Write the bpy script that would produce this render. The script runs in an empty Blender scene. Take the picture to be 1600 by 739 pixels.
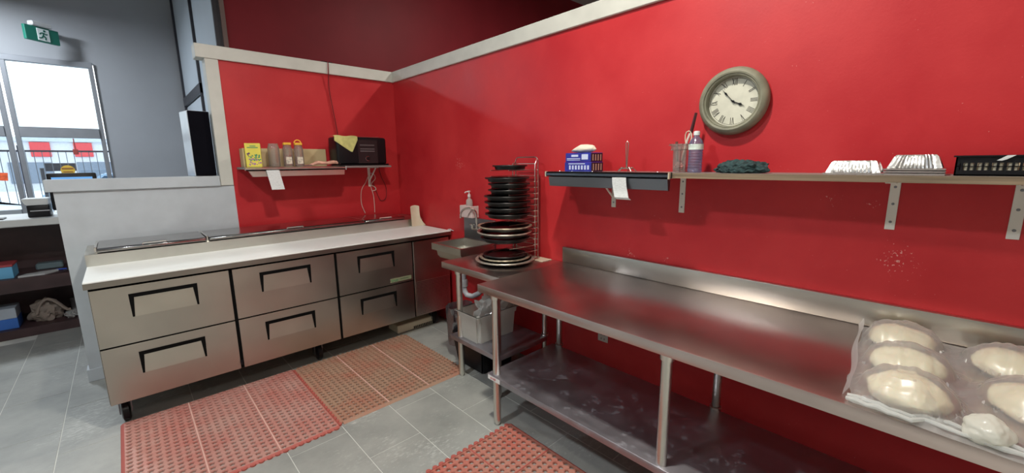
import bpy, bmesh, math, random
from mathutils import Vector, Matrix, noise
random.seed(7)
PI = math.pi
C = bpy.context.scene.collection
S = bpy.context.scene

# ------------------------------------------------------------------ camera
def make_camera():
    F_PX, YAW, PITCH, ROLL = 644.8, 43.19, -10.156, -0.631
    y, p, r = map(math.radians, (YAW, PITCH, ROLL))
    f = Vector((math.sin(y)*math.cos(p), math.cos(y)*math.cos(p), math.sin(p)))
    r0 = Vector((math.cos(y), -math.sin(y), 0)); u0 = r0.cross(f)
    rt = math.cos(r)*r0 + math.sin(r)*u0
    up = -math.sin(r)*r0 + math.cos(r)*u0
    cam = bpy.data.cameras.new('camera'); o = bpy.data.objects.new('camera', cam); C.objects.link(o)
    m = Matrix((rt, up, -f)).transposed().to_4x4(); m.translation = Vector((-2.164, -4.063, 1.509))
    o.matrix_world = m
    cam.sensor_fit = 'HORIZONTAL'; cam.sensor_width = 36; cam.lens = F_PX/1600*36
    cam.clip_start = 0.02; cam.clip_end = 200
    S.camera = o
make_camera()

# ------------------------------------------------------------------ world and exposure
S.view_settings.view_transform = 'Standard'; S.view_settings.look = 'None'
S.view_settings.gamma = 1; S.view_settings.use_curve_mapping = False
S.view_settings.exposure = 0.12
W = bpy.data.worlds.new('overcast_sky'); S.world = W; W.use_nodes = True
wn = W.node_tree.nodes; wl = W.node_tree.links
bg = wn['Background']; bg.inputs[1].default_value = 2.2
tc = wn.new('ShaderNodeTexCoord'); mp = wn.new('ShaderNodeMapping'); mp.inputs['Scale'].default_value = (1, 1, 3)
nz = wn.new('ShaderNodeTexNoise'); nz.inputs['Scale'].default_value = 1.6; nz.inputs['Detail'].default_value = 4
cr = wn.new('ShaderNodeValToRGB')
cr.color_ramp.elements[0].position = 0.3; cr.color_ramp.elements[0].color = (0.72, 0.86, 1.0, 1)
cr.color_ramp.elements[1].position = 0.7; cr.color_ramp.elements[1].color = (0.95, 0.98, 1.0, 1)
wl.new(tc.outputs['Generated'], mp.inputs[0]); wl.new(mp.outputs[0], nz.inputs[0]); wl.new(nz.outputs[0], cr.inputs[0]); wl.new(cr.outputs[0], bg.inputs[0])

# ------------------------------------------------------------------ lamps
def area(name, loc, size, power, col, target=None, shape='DISK', sy=None, spread=PI):
    l = bpy.data.lights.new(name, 'AREA'); l.shape = shape; l.size = size
    if sy: l.size_y = sy
    l.energy = power; l.color = col; l.spread = spread
    o = bpy.data.objects.new(name, l); C.objects.link(o); o.location = loc
    if target:
        o.rotation_euler = (Vector(target)-Vector(loc)).to_track_quat('-Z', 'Y').to_euler()
    return o
area('kitchen_lamp', (-1.35, -3.0, 3.45), 0.16, 62, (1.0, 0.95, 0.84))
area('kitchen_lamp', (-3.3, -2.4, 3.5), 0.3, 62, (0.92, 0.96, 1.0))
area('kitchen_lamp', (-2.4, -5.2, 3.45), 0.3, 30, (1.0, 0.95, 0.85))
area('next_room_lamp', (1.5, -1.3, 4.15), 0.2, 70, (1.0, 0.95, 0.86))
area('dining_lamp', (-3.45, 3.0, 3.55), 0.35, 90, (0.84, 0.92, 1.0))
for px, w in ((-3.9, 1.4), (-5.6, 1.4)):
    o = area('daylight_portal', (px, 4.35, 1.75), w, 10, (1, 1, 1), target=(px, 0, 1.75), shape='RECTANGLE', sy=2.2)
    o.data.cycles.is_portal = True

# ------------------------------------------------------------------ materials
def new_mat(name):
    m = bpy.data.materials.new(name); m.use_nodes = True
    return m, m.node_tree.nodes, m.node_tree.links, m.node_tree.nodes['Principled BSDF']
def setp(b, **k):
    names = dict(col='Base Color', rough='Roughness', metal='Metallic', trans='Transmission Weight', ior='IOR', alpha='Alpha',
                 spec='Specular IOR Level', coat='Coat Weight', aniso='Anisotropic', sheen='Sheen Weight', em='Emission Color', es='Emission Strength', sss='Subsurface Weight')
    for a, v in k.items():
        if a in ('col', 'em'): v = tuple(v)+(1,) if len(v) == 3 else v
        b.inputs[names[a]].default_value = v
def plain(name, col, rough=0.5, metal=0.0, var=0.06, scale=8, bump=0.0, bscale=60, stretch=(1, 1, 1), **k):
    """plain colour broken up by soft noise, with optional fine relief"""
    m, n, l, b = new_mat(name); setp(b, col=col, rough=rough, metal=metal, **k)
    t = n.new('ShaderNodeTexCoord'); mpn = n.new('ShaderNodeMapping'); mpn.inputs['Scale'].default_value = stretch
    l.new(t.outputs['Object'], mpn.inputs[0])
    if var:
        z = n.new('ShaderNodeTexNoise'); z.inputs['Scale'].default_value = scale; z.inputs['Detail'].default_value = 5
        r = n.new('ShaderNodeValToRGB')
        r.color_ramp.elements[0].position = .3; r.color_ramp.elements[1].position = .7
        r.color_ramp.elements[0].color = tuple(c*(1-var) for c in col)+(1,)
        r.color_ramp.elements[1].color = tuple(min(1, c*(1+var)) for c in col)+(1,)
        l.new(mpn.outputs[0], z.inputs[0]); l.new(z.outputs[0], r.inputs[0]); l.new(r.outputs[0], b.inputs['Base Color'])
    if bump:
        z2 = n.new('ShaderNodeTexNoise'); z2.inputs['Scale'].default_value = bscale; z2.inputs['Detail'].default_value = 4
        bp = n.new('ShaderNodeBump'); bp.inputs['Strength'].default_value = bump; bp.inputs['Distance'].default_value = 0.004
        l.new(mpn.outputs[0], z2.inputs[0]); l.new(z2.outputs[0], bp.inputs['Height']); l.new(bp.outputs[0], b.inputs['Normal'])
    return m
def steel(name, col, rough, stretch, rvar=0.12, worn=0.0, wcol=(.2, .2, .22), wscale=3):
    """brushed stainless steel, the grain runs where stretch is small; worn = share of dull grey smears"""
    m, n, l, b = new_mat(name); setp(b, col=col, rough=rough, metal=1.0)
    t = n.new('ShaderNodeTexCoord'); mpn = n.new('ShaderNodeMapping'); mpn.inputs['Scale'].default_value = stretch
    l.new(t.outputs['Object'], mpn.inputs[0])
    z = n.new('ShaderNodeTexNoise'); z.inputs['Scale'].default_value = 4; z.inputs['Detail'].default_value = 1
    l.new(mpn.outputs[0], z.inputs[0])
    z3 = n.new('ShaderNodeTexNoise'); z3.inputs['Scale'].default_value = wscale; z3.inputs['Detail'].default_value = 2; z3.inputs['Roughness'].default_value = .5
    l.new(t.outputs['Object'], z3.inputs[0])
    a = n.new('ShaderNodeMath'); a.operation = 'MULTIPLY_ADD'; a.inputs[1].default_value = rvar; a.inputs[2].default_value = rough-rvar*.75
    l.new(z.outputs[0], a.inputs[0])
    a2 = n.new('ShaderNodeMath'); a2.operation = 'MULTIPLY_ADD'; a2.inputs[1].default_value = 0.18
    l.new(z3.outputs[0], a2.inputs[0]); l.new(a.outputs[0], a2.inputs[2])
    a3 = n.new('ShaderNodeMath'); a3.operation = 'SUBTRACT'; a3.inputs[1].default_value = 0.07; l.new(a2.outputs[0], a3.inputs[0])
    a4 = n.new('ShaderNodeMath'); a4.operation = 'MAXIMUM' if rough >= .24 else 'MINIMUM'; a4.inputs[1].default_value = .29 if rough >= .24 else .255
    l.new(a3.outputs[0], a4.inputs[0]); l.new(a4.outputs[0], b.inputs['Roughness'])
    r = n.new('ShaderNodeValToRGB'); e = r.color_ramp.elements
    e[0].position = .38; e[1].position = .68
    e[0].color = tuple(c*.86 for c in col)+(1,); e[1].color = tuple(col)+(1,)
    l.new(z3.outputs[0], r.inputs[0])
    if worn:
        z4 = n.new('ShaderNodeTexNoise'); z4.inputs['Scale'].default_value = wscale*2.2; z4.inputs['Detail'].default_value = 8; z4.inputs['Roughness'].default_value = .7
        l.new(t.outputs['Object'], z4.inputs[0])
        r2 = n.new('ShaderNodeValToRGB'); r2.color_ramp.elements[0].position = .62-worn*.3; r2.color_ramp.elements[1].position = .75-worn*.2
        l.new(z4.outputs[0], r2.inputs[0])
        mx = n.new('ShaderNodeMix'); mx.data_type = 'RGBA'
        l.new(r2.outputs[0], mx.inputs[0]); l.new(r.outputs[0], mx.inputs[6]); mx.inputs[7].default_value = tuple(wcol)+(1,)
        l.new(mx.outputs[2], b.inputs['Base Color'])
        mm = n.new('ShaderNodeMath'); mm.operation = 'MULTIPLY_ADD'; mm.inputs[1].default_value = -.55; mm.inputs[2].default_value = 1
        l.new(r2.outputs[0], mm.inputs[0]); l.new(mm.outputs[0], b.inputs['Metallic'])
    else:
        l.new(r.outputs[0], b.inputs['Base Color'])
    return m
def red_paint():
    m, n, l, b = new_mat('red_wall_paint'); setp(b, rough=.42, spec=.35)
    t = n.new('ShaderNodeTexCoord')
    z = n.new('ShaderNodeTexNoise'); z.inputs['Scale'].default_value = 1.7; z.inputs['Detail'].default_value = 5; z.inputs['Roughness'].default_value = .6
    r = n.new('ShaderNodeValToRGB'); e = r.color_ramp.elements
    e[0].position = .35; e[0].color = (.43, .015, .021, 1); e[1].position = .65; e[1].color = (.53, .030, .034, 1)
    l.new(t.outputs['Object'], z.inputs[0]); l.new(z.outputs[0], r.inputs[0])
    # chipped flecks of bare plaster in a few worn spots, and darker touched-up patches
    gp = n.new('ShaderNodeNewGeometry'); acc = None
    for (py, pz, rad) in ((-3.95, 1.12, .10), (-3.72, 1.345, .05), (-3.86, 1.33, .035), (-2.79, .965, .06), (-3.02, .97, .04), (-3.2, 1.70, .04), (-1.10, 1.50, .10)):
        d = n.new('ShaderNodeVectorMath'); d.operation = 'DISTANCE'; l.new(gp.outputs['Position'], d.inputs[0]); d.inputs[1].default_value = (0, py, pz)
        q = n.new('ShaderNodeMapRange'); q.inputs['From Min'].default_value = 0; q.inputs['From Max'].default_value = rad; q.inputs['To Min'].default_value = 1; q.inputs['To Max'].default_value = 0; l.new(d.outputs['Value'], q.inputs['Value'])
        if acc is None: acc = q.outputs[0]
        else:
            mxx = n.new('ShaderNodeMath'); mxx.operation = 'MAXIMUM'; l.new(acc, mxx.inputs[0]); l.new(q.outputs[0], mxx.inputs[1]); acc = mxx.outputs[0]
    v = n.new('ShaderNodeTexNoise'); v.inputs['Scale'].default_value = 130; v.inputs['Detail'].default_value = 2
    l.new(t.outputs['Object'], v.inputs[0])
    ms = n.new('ShaderNodeMath'); ms.operation = 'MULTIPLY_ADD'; ms.inputs[1].default_value = .22; l.new(acc, ms.inputs[0]); l.new(v.outputs[0], ms.inputs[2])
    r2 = n.new('ShaderNodeValToRGB'); r2.color_ramp.elements[0].position = .775; r2.color_ramp.elements[1].position = .80
    l.new(ms.outputs[0], r2.inputs[0])
    mx = n.new('ShaderNodeMix'); mx.data_type = 'RGBA'; l.new(r2.outputs[0], mx.inputs[0]); l.new(r.outputs[0], mx.inputs[6]); mx.inputs[7].default_value = (.62, .28, .25, 1)
    l.new(mx.outputs[2], b.inputs['Base Color'])
    rr = n.new('ShaderNodeMath'); rr.operation = 'MULTIPLY_ADD'; rr.inputs[1].default_value = .3; rr.inputs[2].default_value = .3
    l.new(z.outputs[0], rr.inputs[0]); l.new(rr.outputs[0], b.inputs['Roughness'])
    z2 = n.new('ShaderNodeTexNoise'); z2.inputs['Scale'].default_value = 90; bp = n.new('ShaderNodeBump'); bp.inputs['Strength'].default_value = .12; bp.inputs['Distance'].default_value = .003
    l.new(t.outputs['Object'], z2.inputs[0]); l.new(z2.outputs[0], bp.inputs['Height']); l.new(bp.outputs[0], b.inputs['Normal'])
    return m
def tile_mat():
    m, n, l, b = new_mat('grey_slate_tile'); setp(b, rough=.5)
    t = n.new('ShaderNodeTexCoord'); gp = n.new('ShaderNodeNewGeometry')
    z = n.new('ShaderNodeTexNoise'); z.inputs['Scale'].default_value = 3; z.inputs['Detail'].default_value = 7; z.inputs['Roughness'].default_value = .65
    r = n.new('ShaderNodeValToRGB'); e = r.color_ramp.elements
    e[0].position = .3; e[0].color = (.24, .25, .235, 1); e[1].position = .72; e[1].color = (.36, .365, .34, 1)
    l.new(gp.outputs['Position'], z.inputs[0]); l.new(z.outputs[0], r.inputs[0])
    v = n.new('ShaderNodeTexNoise'); v.inputs['Scale'].default_value = 26; v.inputs['Detail'].default_value = 6; v.inputs['Roughness'].default_value = .75
    g = n.new('ShaderNodeTexNoise'); g.inputs['Scale'].default_value = 1.9
    mp2 = n.new('ShaderNodeMapping'); mp2.inputs['Scale'].default_value = (1, 2.2, 1); mp2.inputs['Rotation'].default_value = (0, 0, .6)
    l.new(gp.outputs['Position'], mp2.inputs[0]); l.new(mp2.outputs[0], v.inputs[0]); l.new(gp.outputs['Position'], g.inputs[0])
    mu = n.new('ShaderNodeMath'); mu.operation = 'MULTIPLY'; l.new(v.outputs[0], mu.inputs[0]); l.new(g.outputs[0], mu.inputs[1])
    r2 = n.new('ShaderNodeValToRGB'); r2.color_ramp.elements[0].position = .30; r2.color_ramp.elements[1].position = .42
    r2.color_ramp.elements[1].color = (.75, .75, .75, 1)
    l.new(mu.outputs[0], r2.inputs[0])
    mx = n.new('ShaderNodeMix'); mx.data_type = 'RGBA'; l.new(r2.outputs[0], mx.inputs[0]); l.new(r.outputs[0], mx.inputs[6]); mx.inputs[7].default_value = (.55, .56, .53, 1)
    l.new(mx.outputs[2], b.inputs['Base Color'])
    bp = n.new('ShaderNodeBump'); bp.inputs['Strength'].default_value = .25; bp.inputs['Distance'].default_value = .003
    l.new(v.outputs[0], bp.inputs['Height']); l.new(bp.outputs[0], b.inputs['Normal'])
    return m
def mat_rubber(name, red, dusty, mix):
    m, n, l, b = new_mat(name); setp(b, rough=.62)
    gp = n.new('ShaderNodeNewGeometry')
    z = n.new('ShaderNodeTexNoise'); z.inputs['Scale'].default_value = 4.5; z.inputs['Detail'].default_value = 8; z.inputs['Roughness'].default_value = .7
    r = n.new('ShaderNodeValToRGB'); e = r.color_ramp.elements
    e[0].position = .5-mix*.35; e[0].color = tuple(red)+(1,); e[1].position = .78-mix*.25; e[1].color = tuple(dusty)+(1,)
    l.new(gp.outputs['Position'], z.inputs[0]); l.new(z.outputs[0], r.inputs[0]); l.new(r.outputs[0], b.inputs['Base Color'])
    return m
def glass(name, tint=(1, 1, 1), gloss=.07, rough=.02, haze=0.0, hcol=(.9, .9, .9)):
    """thin clear sheet: see-through with a constant share of reflection and of milky scatter"""
    m, n, l, b = new_mat(name); n.remove(b); out = n['Material Output']
    tr = n.new('ShaderNodeBsdfTransparent'); tr.inputs[0].default_value = tuple(tint)+(1,)
    gl = n.new('ShaderNodeBsdfGlossy'); gl.inputs['Roughness'].default_value = rough
    fr = n.new('ShaderNodeLayerWeight'); fr.inputs[0].default_value = .25
    mm = n.new('ShaderNodeMath'); mm.operation = 'MULTIPLY_ADD'; mm.inputs[1].default_value = .6; mm.inputs[2].default_value = gloss
    l.new(fr.outputs['Fresnel'], mm.inputs[0])
    mx = n.new('ShaderNodeMixShader'); l.new(mm.outputs[0], mx.inputs[0]); l.new(tr.outputs[0], mx.inputs[1]); l.new(gl.outputs[0], mx.inputs[2])
    last = mx
    if haze:
        df = n.new('ShaderNodeBsdfDiffuse'); df.inputs[0].default_value = tuple(hcol)+(1,)
        tl = n.new('ShaderNodeBsdfTranslucent'); tl.inputs[0].default_value = tuple(hcol)+(1,)
        ad = n.new('ShaderNodeMixShader'); l.new(df.outputs[0], ad.inputs[1]); l.new(tl.outputs[0], ad.inputs[2]); ad.inputs[0].default_value = .4
        m2 = n.new('ShaderNodeMixShader'); m2.inputs[0].default_value = haze
        l.new(mx.outputs[0], m2.inputs[1]); l.new(ad.outputs[0], m2.inputs[2]); last = m2
    l.new(last.outputs[0], out.inputs[0])
    return m
RED = red_paint(); TILE = tile_mat()
GROUT = plain('floor_grout', (.60, .61, .57), .8)
WHITE = plain('white_painted_wood', (.47, .51, .54), .5, bump=.1, bscale=20)
TRIMW = plain('cream_painted_trim', (.56, .56, .51), .5, bump=.1, bscale=15)
RED_SHADED = plain('shaded_red_far_wall', (.20, .012, .020), .55, var=.1, scale=2, bump=.1, spec=.25)  # same red as the partitions, its lack of light put into the colour
GREYW = plain('grey_wall_paint', (.30, .31, .33), .6, var=.04, scale=2, bump=.05)
CEILM = plain('ceiling_paint', (.36, .36, .37), .8)
PALEW = plain('pale_room_paint', (.62, .60, .55), .7)
PANELW = plain('pale_panel', (.50, .56, .62), .35, var=.03, scale=2)
DARKAL = plain('dark_aluminium', (.035, .035, .045), .4, .3)
GREYAL = plain('grey_window_frame', (.22, .23, .25), .45, .3)
BLACK = plain('black_plastic', (.007, .007, .009), .35, spec=.3)
GASKET = plain('black_gasket', (.004, .004, .004), .7, spec=.08)
BOARD = plain('white_cutting_board', (.80, .83, .80), .38, var=.03, scale=5, bump=.06, bscale=80)
ST_DRAWER = steel('brushed_steel_front', (.55, .515, .46), .30, (1, 1, 30), .10)
ST_PULL = steel('brushed_steel_pull', (.78, .76, .70), .34, (12, 1, 1), .1)
ST_SCOOP = steel('pull_recess_steel', (.64, .61, .54), .30, (1, 1, 20), .1)
ST_TOP = steel('worn_steel_worktop', (.64, .55, .52), .30, (20, 1, 1), .06)
ST_BACK = steel('clean_steel_backsplash', (.64, .63, .58), .30, (1, 1, 10), .12)
ST_SHELF = steel('scratched_steel_undershelf', (.46, .45, .50), .43, (10, 1, 1), .08, worn=.2, wcol=(.34, .33, .36), wscale=7)
ST_LEG = steel('steel_tube', (.74, .72, .66), .30, (1, 1, 1), .05)
ST_LID = steel('dark_lid_steel', (.46, .46, .46), .18, (1, 12, 1), .08)
ST_DARK = steel('dull_grey_steel', (.24, .26, .29), .35, (10, 10, 1), .1)
CHROME = plain('chrome', (.75, .73, .70), .12, 1.0, var=0)
WIRE = plain('rack_wire', (.62, .57, .52), .25, 1.0, var=.05)
PANM = plain('black_seasoned_pan', (.018, .017, .017), .38, .5, var=.3, scale=14, bump=.1)
PANT = plain('tan_worn_pan_rim', (.36, .31, .23), .42, .6, var=.45, scale=30)
PANL = plain('pale_aluminium_rim', (.55, .52, .44), .38, .8, var=.25, scale=22)
MATR = mat_rubber('red_rubber', (.44, .11, .085), (.46, .25, .21), .75)
MATD = mat_rubber('dusty_red_rubber', (.40, .12, .075), (.36, .215, .145), .9)
MATC = mat_rubber('clean_red_rubber', (.45, .11, .08), (.42, .20, .15), .6)
MATEDGE = plain('red_rubber_edge', (.40, .095, .075), .6)
SEAM = plain('lit_mat_seam', (.66, .40, .34), .6)  # paler than the rubber: light caught by the raised lips, as colour
CARD = plain('brown_card', (.52, .40, .22), .7)
PAPER = plain('receipt_paper', (.60, .62, .62), .7, var=.16, scale=60, stretch=(1, 1, 4))
DOUGH = plain('raw_dough', (.74, .67, .48), .6, var=.05, bump=.25, bscale=12, sss=.15)
BAGM = glass('clear_plastic_bag', (.97, .97, .97), .07, .34, .24, (.84, .84, .84))
BAGK = glass('bunched_plastic', (.95, .95, .95), .14, .15, .5, (.88, .9, .88))
GLASSM = glass('window_glass', (.93, .97, .98), .04, .01)
CLEARP = glass('clear_jar_plastic', (.94, .92, .90), .12, .06, .14, (.8, .75, .7))
MILKY = glass('milky_plastic', (.93, .93, .92), .08, .2, .52, (.80, .80, .76))
FOIL = plain('aluminium_foil', (.70, .70, .69), .3, 1.0, var=.08, scale=30, bump=.6, bscale=45)
COUNTERW = plain('pale_countertop', (.55, .57, .57), .4)
DKWOOD = plain('dark_brown_laminate', (.055, .028, .030), .45, var=.25, scale=6)
WOODSH = plain('wood_grain_shelf_edge', (.21, .155, .10), .5, var=.4, scale=5, stretch=(4, .5, 18))
WOODTOP = plain('grey_shelf_board', (.22, .19, .18), .45, var=.1)
LEMON = plain('lemon_yellow_print', (.80, .70, .10), .5, var=.1)
YLID = plain('orange_yellow_lid', (.85, .48, .05), .4)
CREAMP = plain('cream_plastic', (.66, .60, .45), .45)
SNOW = plain('snow_ground', (.75, .80, .86), .8, var=.1, scale=.5)

# ------------------------------------------------------------------ mesh helpers (all in world coordinates unless said otherwise)
def NB(): return bmesh.new()
def bx(bm, x0, x1, y0, y1, z0, z1, bev=0.0, seg=1, mi=0):
    x0, x1 = min(x0, x1), max(x0, x1); y0, y1 = min(y0, y1), max(y0, y1); z0, z1 = min(z0, z1), max(z0, z1)
    vs = [bm.verts.new((x, y, z)) for z in (z0, z1) for y in (y0, y1) for x in (x0, x1)]
    fs = [bm.faces.new([vs[i] for i in q]) for q in ((0, 2, 3, 1), (4, 5, 7, 6), (0, 1, 5, 4), (2, 6, 7, 3), (0, 4, 6, 2), (1, 3, 7, 5))]
    for f in fs: f.material_index = mi
    if bev:
        es = list({e for f in fs for e in f.edges})
        bmesh.ops.bevel(bm, geom=es, offset=bev, segments=seg, affect='EDGES', profile=.5)
    return bm
def hexa(bm, b4, t4, mi=0):
    """box from four bottom and four top points (both counter-clockwise)"""
    v = [bm.verts.new(p) for p in list(b4)+list(t4)]
    for q in ((3, 2, 1, 0), (4, 5, 6, 7), (0, 1, 5, 4), (1, 2, 6, 5), (2, 3, 7, 6), (3, 0, 4, 7)):
        bm.faces.new([v[i] for i in q]).material_index = mi
    return bm
def tube(bm, pts, r, seg=8, closed=False, mi=0):
    pts = [Vector(p) for p in pts]; rings = []; n = len(pts); ref = None
    rs = r if isinstance(r, (list, tuple)) else [r]*n
    for i, p in enumerate(pts):
        a = pts[(i-1) % n] if (i > 0 or closed) else p; b = pts[(i+1) % n] if (i < n-1 or closed) else p
        t = (b-a).normalized()
        if ref is None: ref = Vector((0, 0, 1)) if abs(t.z) < .9 else Vector((1, 0, 0))
        u = (ref-t*ref.dot(t))
        if u.length < 1e-4: u = t.orthogonal()
        u.normalize(); ref = u; w = t.cross(u)
        rings.append([bm.verts.new(p+(u*math.cos(k*2*PI/seg)+w*math.sin(k*2*PI/seg))*rs[i]) for k in range(seg)])
    m = n if closed else n-1
    for i in range(m):
        A, B = rings[i], rings[(i+1) % n]
        for k in range(seg): bm.faces.new((A[k], A[(k+1) % seg], B[(k+1) % seg], B[k])).material_index = mi
    if not closed:
        bm.faces.new(list(reversed(rings[0]))).material_index = mi; bm.faces.new(rings[-1]).material_index = mi
    return bm
def lathe(bm, prof, c=(0, 0, 0), seg=32, mi=0, cap=True, sx=1, sy=1):
    """profile of (radius, z) spun about the vertical through c"""
    c = Vector(c); rings = []
    for r, z in prof:
        if r < 1e-6: rings.append([bm.verts.new(c+Vector((0, 0, z)))])
        else: rings.append([bm.verts.new(c+Vector((r*sx*math.cos(k*2*PI/seg), r*sy*math.sin(k*2*PI/seg), z))) for k in range(seg)])
    for A, B in zip(rings, rings[1:]):
        for k in range(seg):
            a = [A[k % len(A)], A[(k+1) % len(A)], B[(k+1) % len(B)], B[k % len(B)]]
            q = []
            for v in a:
                if v not in q: q.append(v)
            if len(q) > 2: bm.faces.new(q).material_index = mi
    return bm
def prism(bm, poly, d, mi=0):
    """closed polygon of 3-D points pushed out by vector d"""
    d = Vector(d); a = [bm.verts.new(Vector(p)) for p in poly]; b = [bm.verts.new(Vector(p)+d) for p in poly]
    bm.faces.new(list(reversed(a))).material_index = mi; bm.faces.new(b).material_index = mi
    n = len(a)
    for i in range(n): bm.faces.new((a[i], a[(i+1) % n], b[(i+1) % n], b[i])).material_index = mi
    return bm
def sheet(bm, f, nu, nv, thick=0.0, mi=0):
    g = [[bm.verts.new(f(i/nu, j/nv)) for j in range(nv+1)] for i in range(nu+1)]
    for i in range(nu):
        for j in range(nv): bm.faces.new((g[i][j], g[i+1][j], g[i+1][j+1], g[i][j+1])).material_index = mi
    if thick:
        bmesh.ops.recalc_face_normals(bm, faces=bm.faces); bmesh.ops.solidify(bm, geom=list(bm.faces), thickness=thick)
    return bm
def root_loc(o):
    while o.parent: o = o.parent
    return o.location.copy()
def obj(name, bm, mat, parent=None, label=None, local=False, smooth=35):
    """one mesh object. Under a parent: placed relative to the root thing (world coords given unless local)"""
    bmesh.ops.recalc_face_normals(bm, faces=bm.faces)
    me = bpy.data.meshes.new(name); 
    o = bpy.data.objects.new(name, me); C.objects.link(o)
    if parent is not None:
        if not local: bmesh.ops.translate(bm, verts=bm.verts, vec=-root_loc(parent))
        o.parent = parent
    else:
        xs = [v.co for v in bm.verts]
        base = Vector(((min(v.x for v in xs)+max(v.x for v in xs))/2, (min(v.y for v in xs)+max(v.y for v in xs))/2, min(v.z for v in xs)))
        bmesh.ops.translate(bm, verts=bm.verts, vec=-base); o.location = base
    bm.to_mesh(me); bm.free()
    for m in (mat if isinstance(mat, (list, tuple)) else [mat]): me.materials.append(m)
    me.polygons.foreach_set('use_smooth', [True]*len(me.polygons)); me.set_sharp_from_angle(angle=math.radians(smooth))
    if label: o['label'] = label
    return o
def tag(o, label, cat, group=None, kind=None):
    o['label'] = label; o['category'] = cat
    if group: o['group'] = group
    if kind: o['kind'] = kind
    return o
def thing(name, loc, label, cat, group=None, rz=0):
    o = bpy.data.objects.new(name, None); C.objects.link(o); o.location = loc; o.rotation_euler = (0, 0, rz)
    o.empty_display_size = .05
    return tag(o, label, cat, group)
def struct(name, bm, mat, label=None, cat=None, parent=None):
    o = obj(name, bm, mat, parent); 
    if parent is None: o['kind'] = 'structure'; o['label'] = label or name.replace('_', ' '); o['category'] = cat or name.split('_')[0]
    return o
def share(src, name, loc, parent):
    o = bpy.data.objects.new(name, src.data); C.objects.link(o); o.parent = parent; o.location = loc
    return o
def copy_tree(o, parent=None):
    c = o.copy(); C.objects.link(c); c.parent = parent
    for ch in list(o.children): copy_tree(ch, c)
    return c
def text_bm(body, size, depth, mat4):
    cu = bpy.data.curves.new('lettering', 'FONT'); cu.body = body; cu.size = size; cu.extrude = depth; cu.align_x = 'CENTER'; cu.align_y = 'CENTER'
    t = bpy.data.objects.new('lettering', cu); C.objects.link(t)
    dg = bpy.context.evaluated_depsgraph_get(); me = bpy.data.meshes.new_from_object(t.evaluated_get(dg))
    bm = NB(); bm.from_mesh(me); bmesh.ops.transform(bm, matrix=mat4, verts=bm.verts)
    bpy.data.objects.remove(t); bpy.data.curves.remove(cu); bpy.data.meshes.remove(me)
    return bm
M_BACK = lambda x, y, z: Matrix(((1, 0, 0, x), (0, 0, -1, y), (0, 1, 0, z), (0, 0, 0, 1)))      # text read from -y
M_RIGHT = lambda x, y, z: Matrix(((0, 0, -1, x), (-1, 0, 0, y), (0, 1, 0, z), (0, 0, 0, 1)))    # text read from -x

# ================================================================== THE SETTING
fl = struct('floor', bx(NB(), -7, 5, -7, 4.3, -.12, -.0015), GROUT, 'grey tiled floor with pale joints', 'floor')
TW, TL = .2985, .59
tile_src = None
k = 0
for i in range(12):
    x1 = -.2085 - i*TW if i else -.2085
    off = (0, .295)[i % 2]
    for j in range(11):
        y0 = 1.62 + off - (j+1)*TL + .065
        y1 = y0 + TL
        if y1 > 1.9 or y0 < -4.7: continue
        if tile_src is None:
            b = bx(NB(), -TW/2+.002, TW/2-.002, -TL/2+.002, TL/2-.002, 0, .0015, .0005)
            tile_src = obj('floor_tile', b, TILE, fl, local=True); o = tile_src
        else: o = share(tile_src, 'floor_tile', (0, 0, 0), fl)
        o.location = Vector((x1-TW/2, (y0+y1)/2, -.0015)) - fl.location
b = bx(NB(), -.2075, 0, -4.7, 0, 0, .0015)
o = obj('floor_tile', b, TILE, fl, local=True); o.location = Vector((0, 0, -.0015))-fl.location

struct('ceiling', bx(NB(), -7, 5, -7, 4.3, 4.4, 4.5), CEILM, 'grey ceiling high above the partitions', 'ceiling')
struct('wall_back', bx(NB(), -1.486, .1, 0, .1, 0, 2.325), RED, 'red painted partition behind the prep fridge', 'wall')
struct('wall_right', bx(NB(), 0, .1, -7, 0, 0, 2.325), RED, 'long red painted wall behind the steel worktables', 'wall')
b = NB(); bx(b, -1.63, .1, -.02, .12, 2.325, 2.425, .003)
struct('trim_1', b, TRIMW, 'pale trim board capping the red back partition', 'trim')
b = NB(); bx(b, -.02, .12, -7, -.0205, 2.325, 2.425, .003); bx(b, -.0215, -.0195, -.24, -.238, 2.325, 2.425)
struct('trim_2', b, TRIMW, 'pale trim board capping the long red wall', 'trim')
struct('wall_counter', bx(NB(), -2.496, -1.486, 0, .1, 0, 1.35), WHITE, 'white half wall left of the red partition', 'wall')
struct('trim_3', bx(NB(), -2.53, -1.578, -.02, .12, 1.35, 1.43, .003), WHITE, 'pale trim board capping the white half wall', 'trim')
b = NB(); bx(b, -1.575, -1.4875, -.012, .11, 1.352, 2.325, .002)
struct('trim_4', b, TRIMW, 'pale upright post between half wall and red partition', 'trim')
b = NB(); bx(b, -2.51, -1.5, -.014, 0, 0, .09, .002); bx(b, -2.51, -2.496, 0, .1, 0, .09, .002)
struct('baseboard_back', b, WHITE, 'white baseboard at the foot of the half wall', 'baseboard')
struct('wall_far', bx(NB(), -1.24, 5, 1.1, 1.2, 0, 4.4), RED_SHADED, 'tall red wall beyond the partitions, its shade put into the colour', 'wall')
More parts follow.
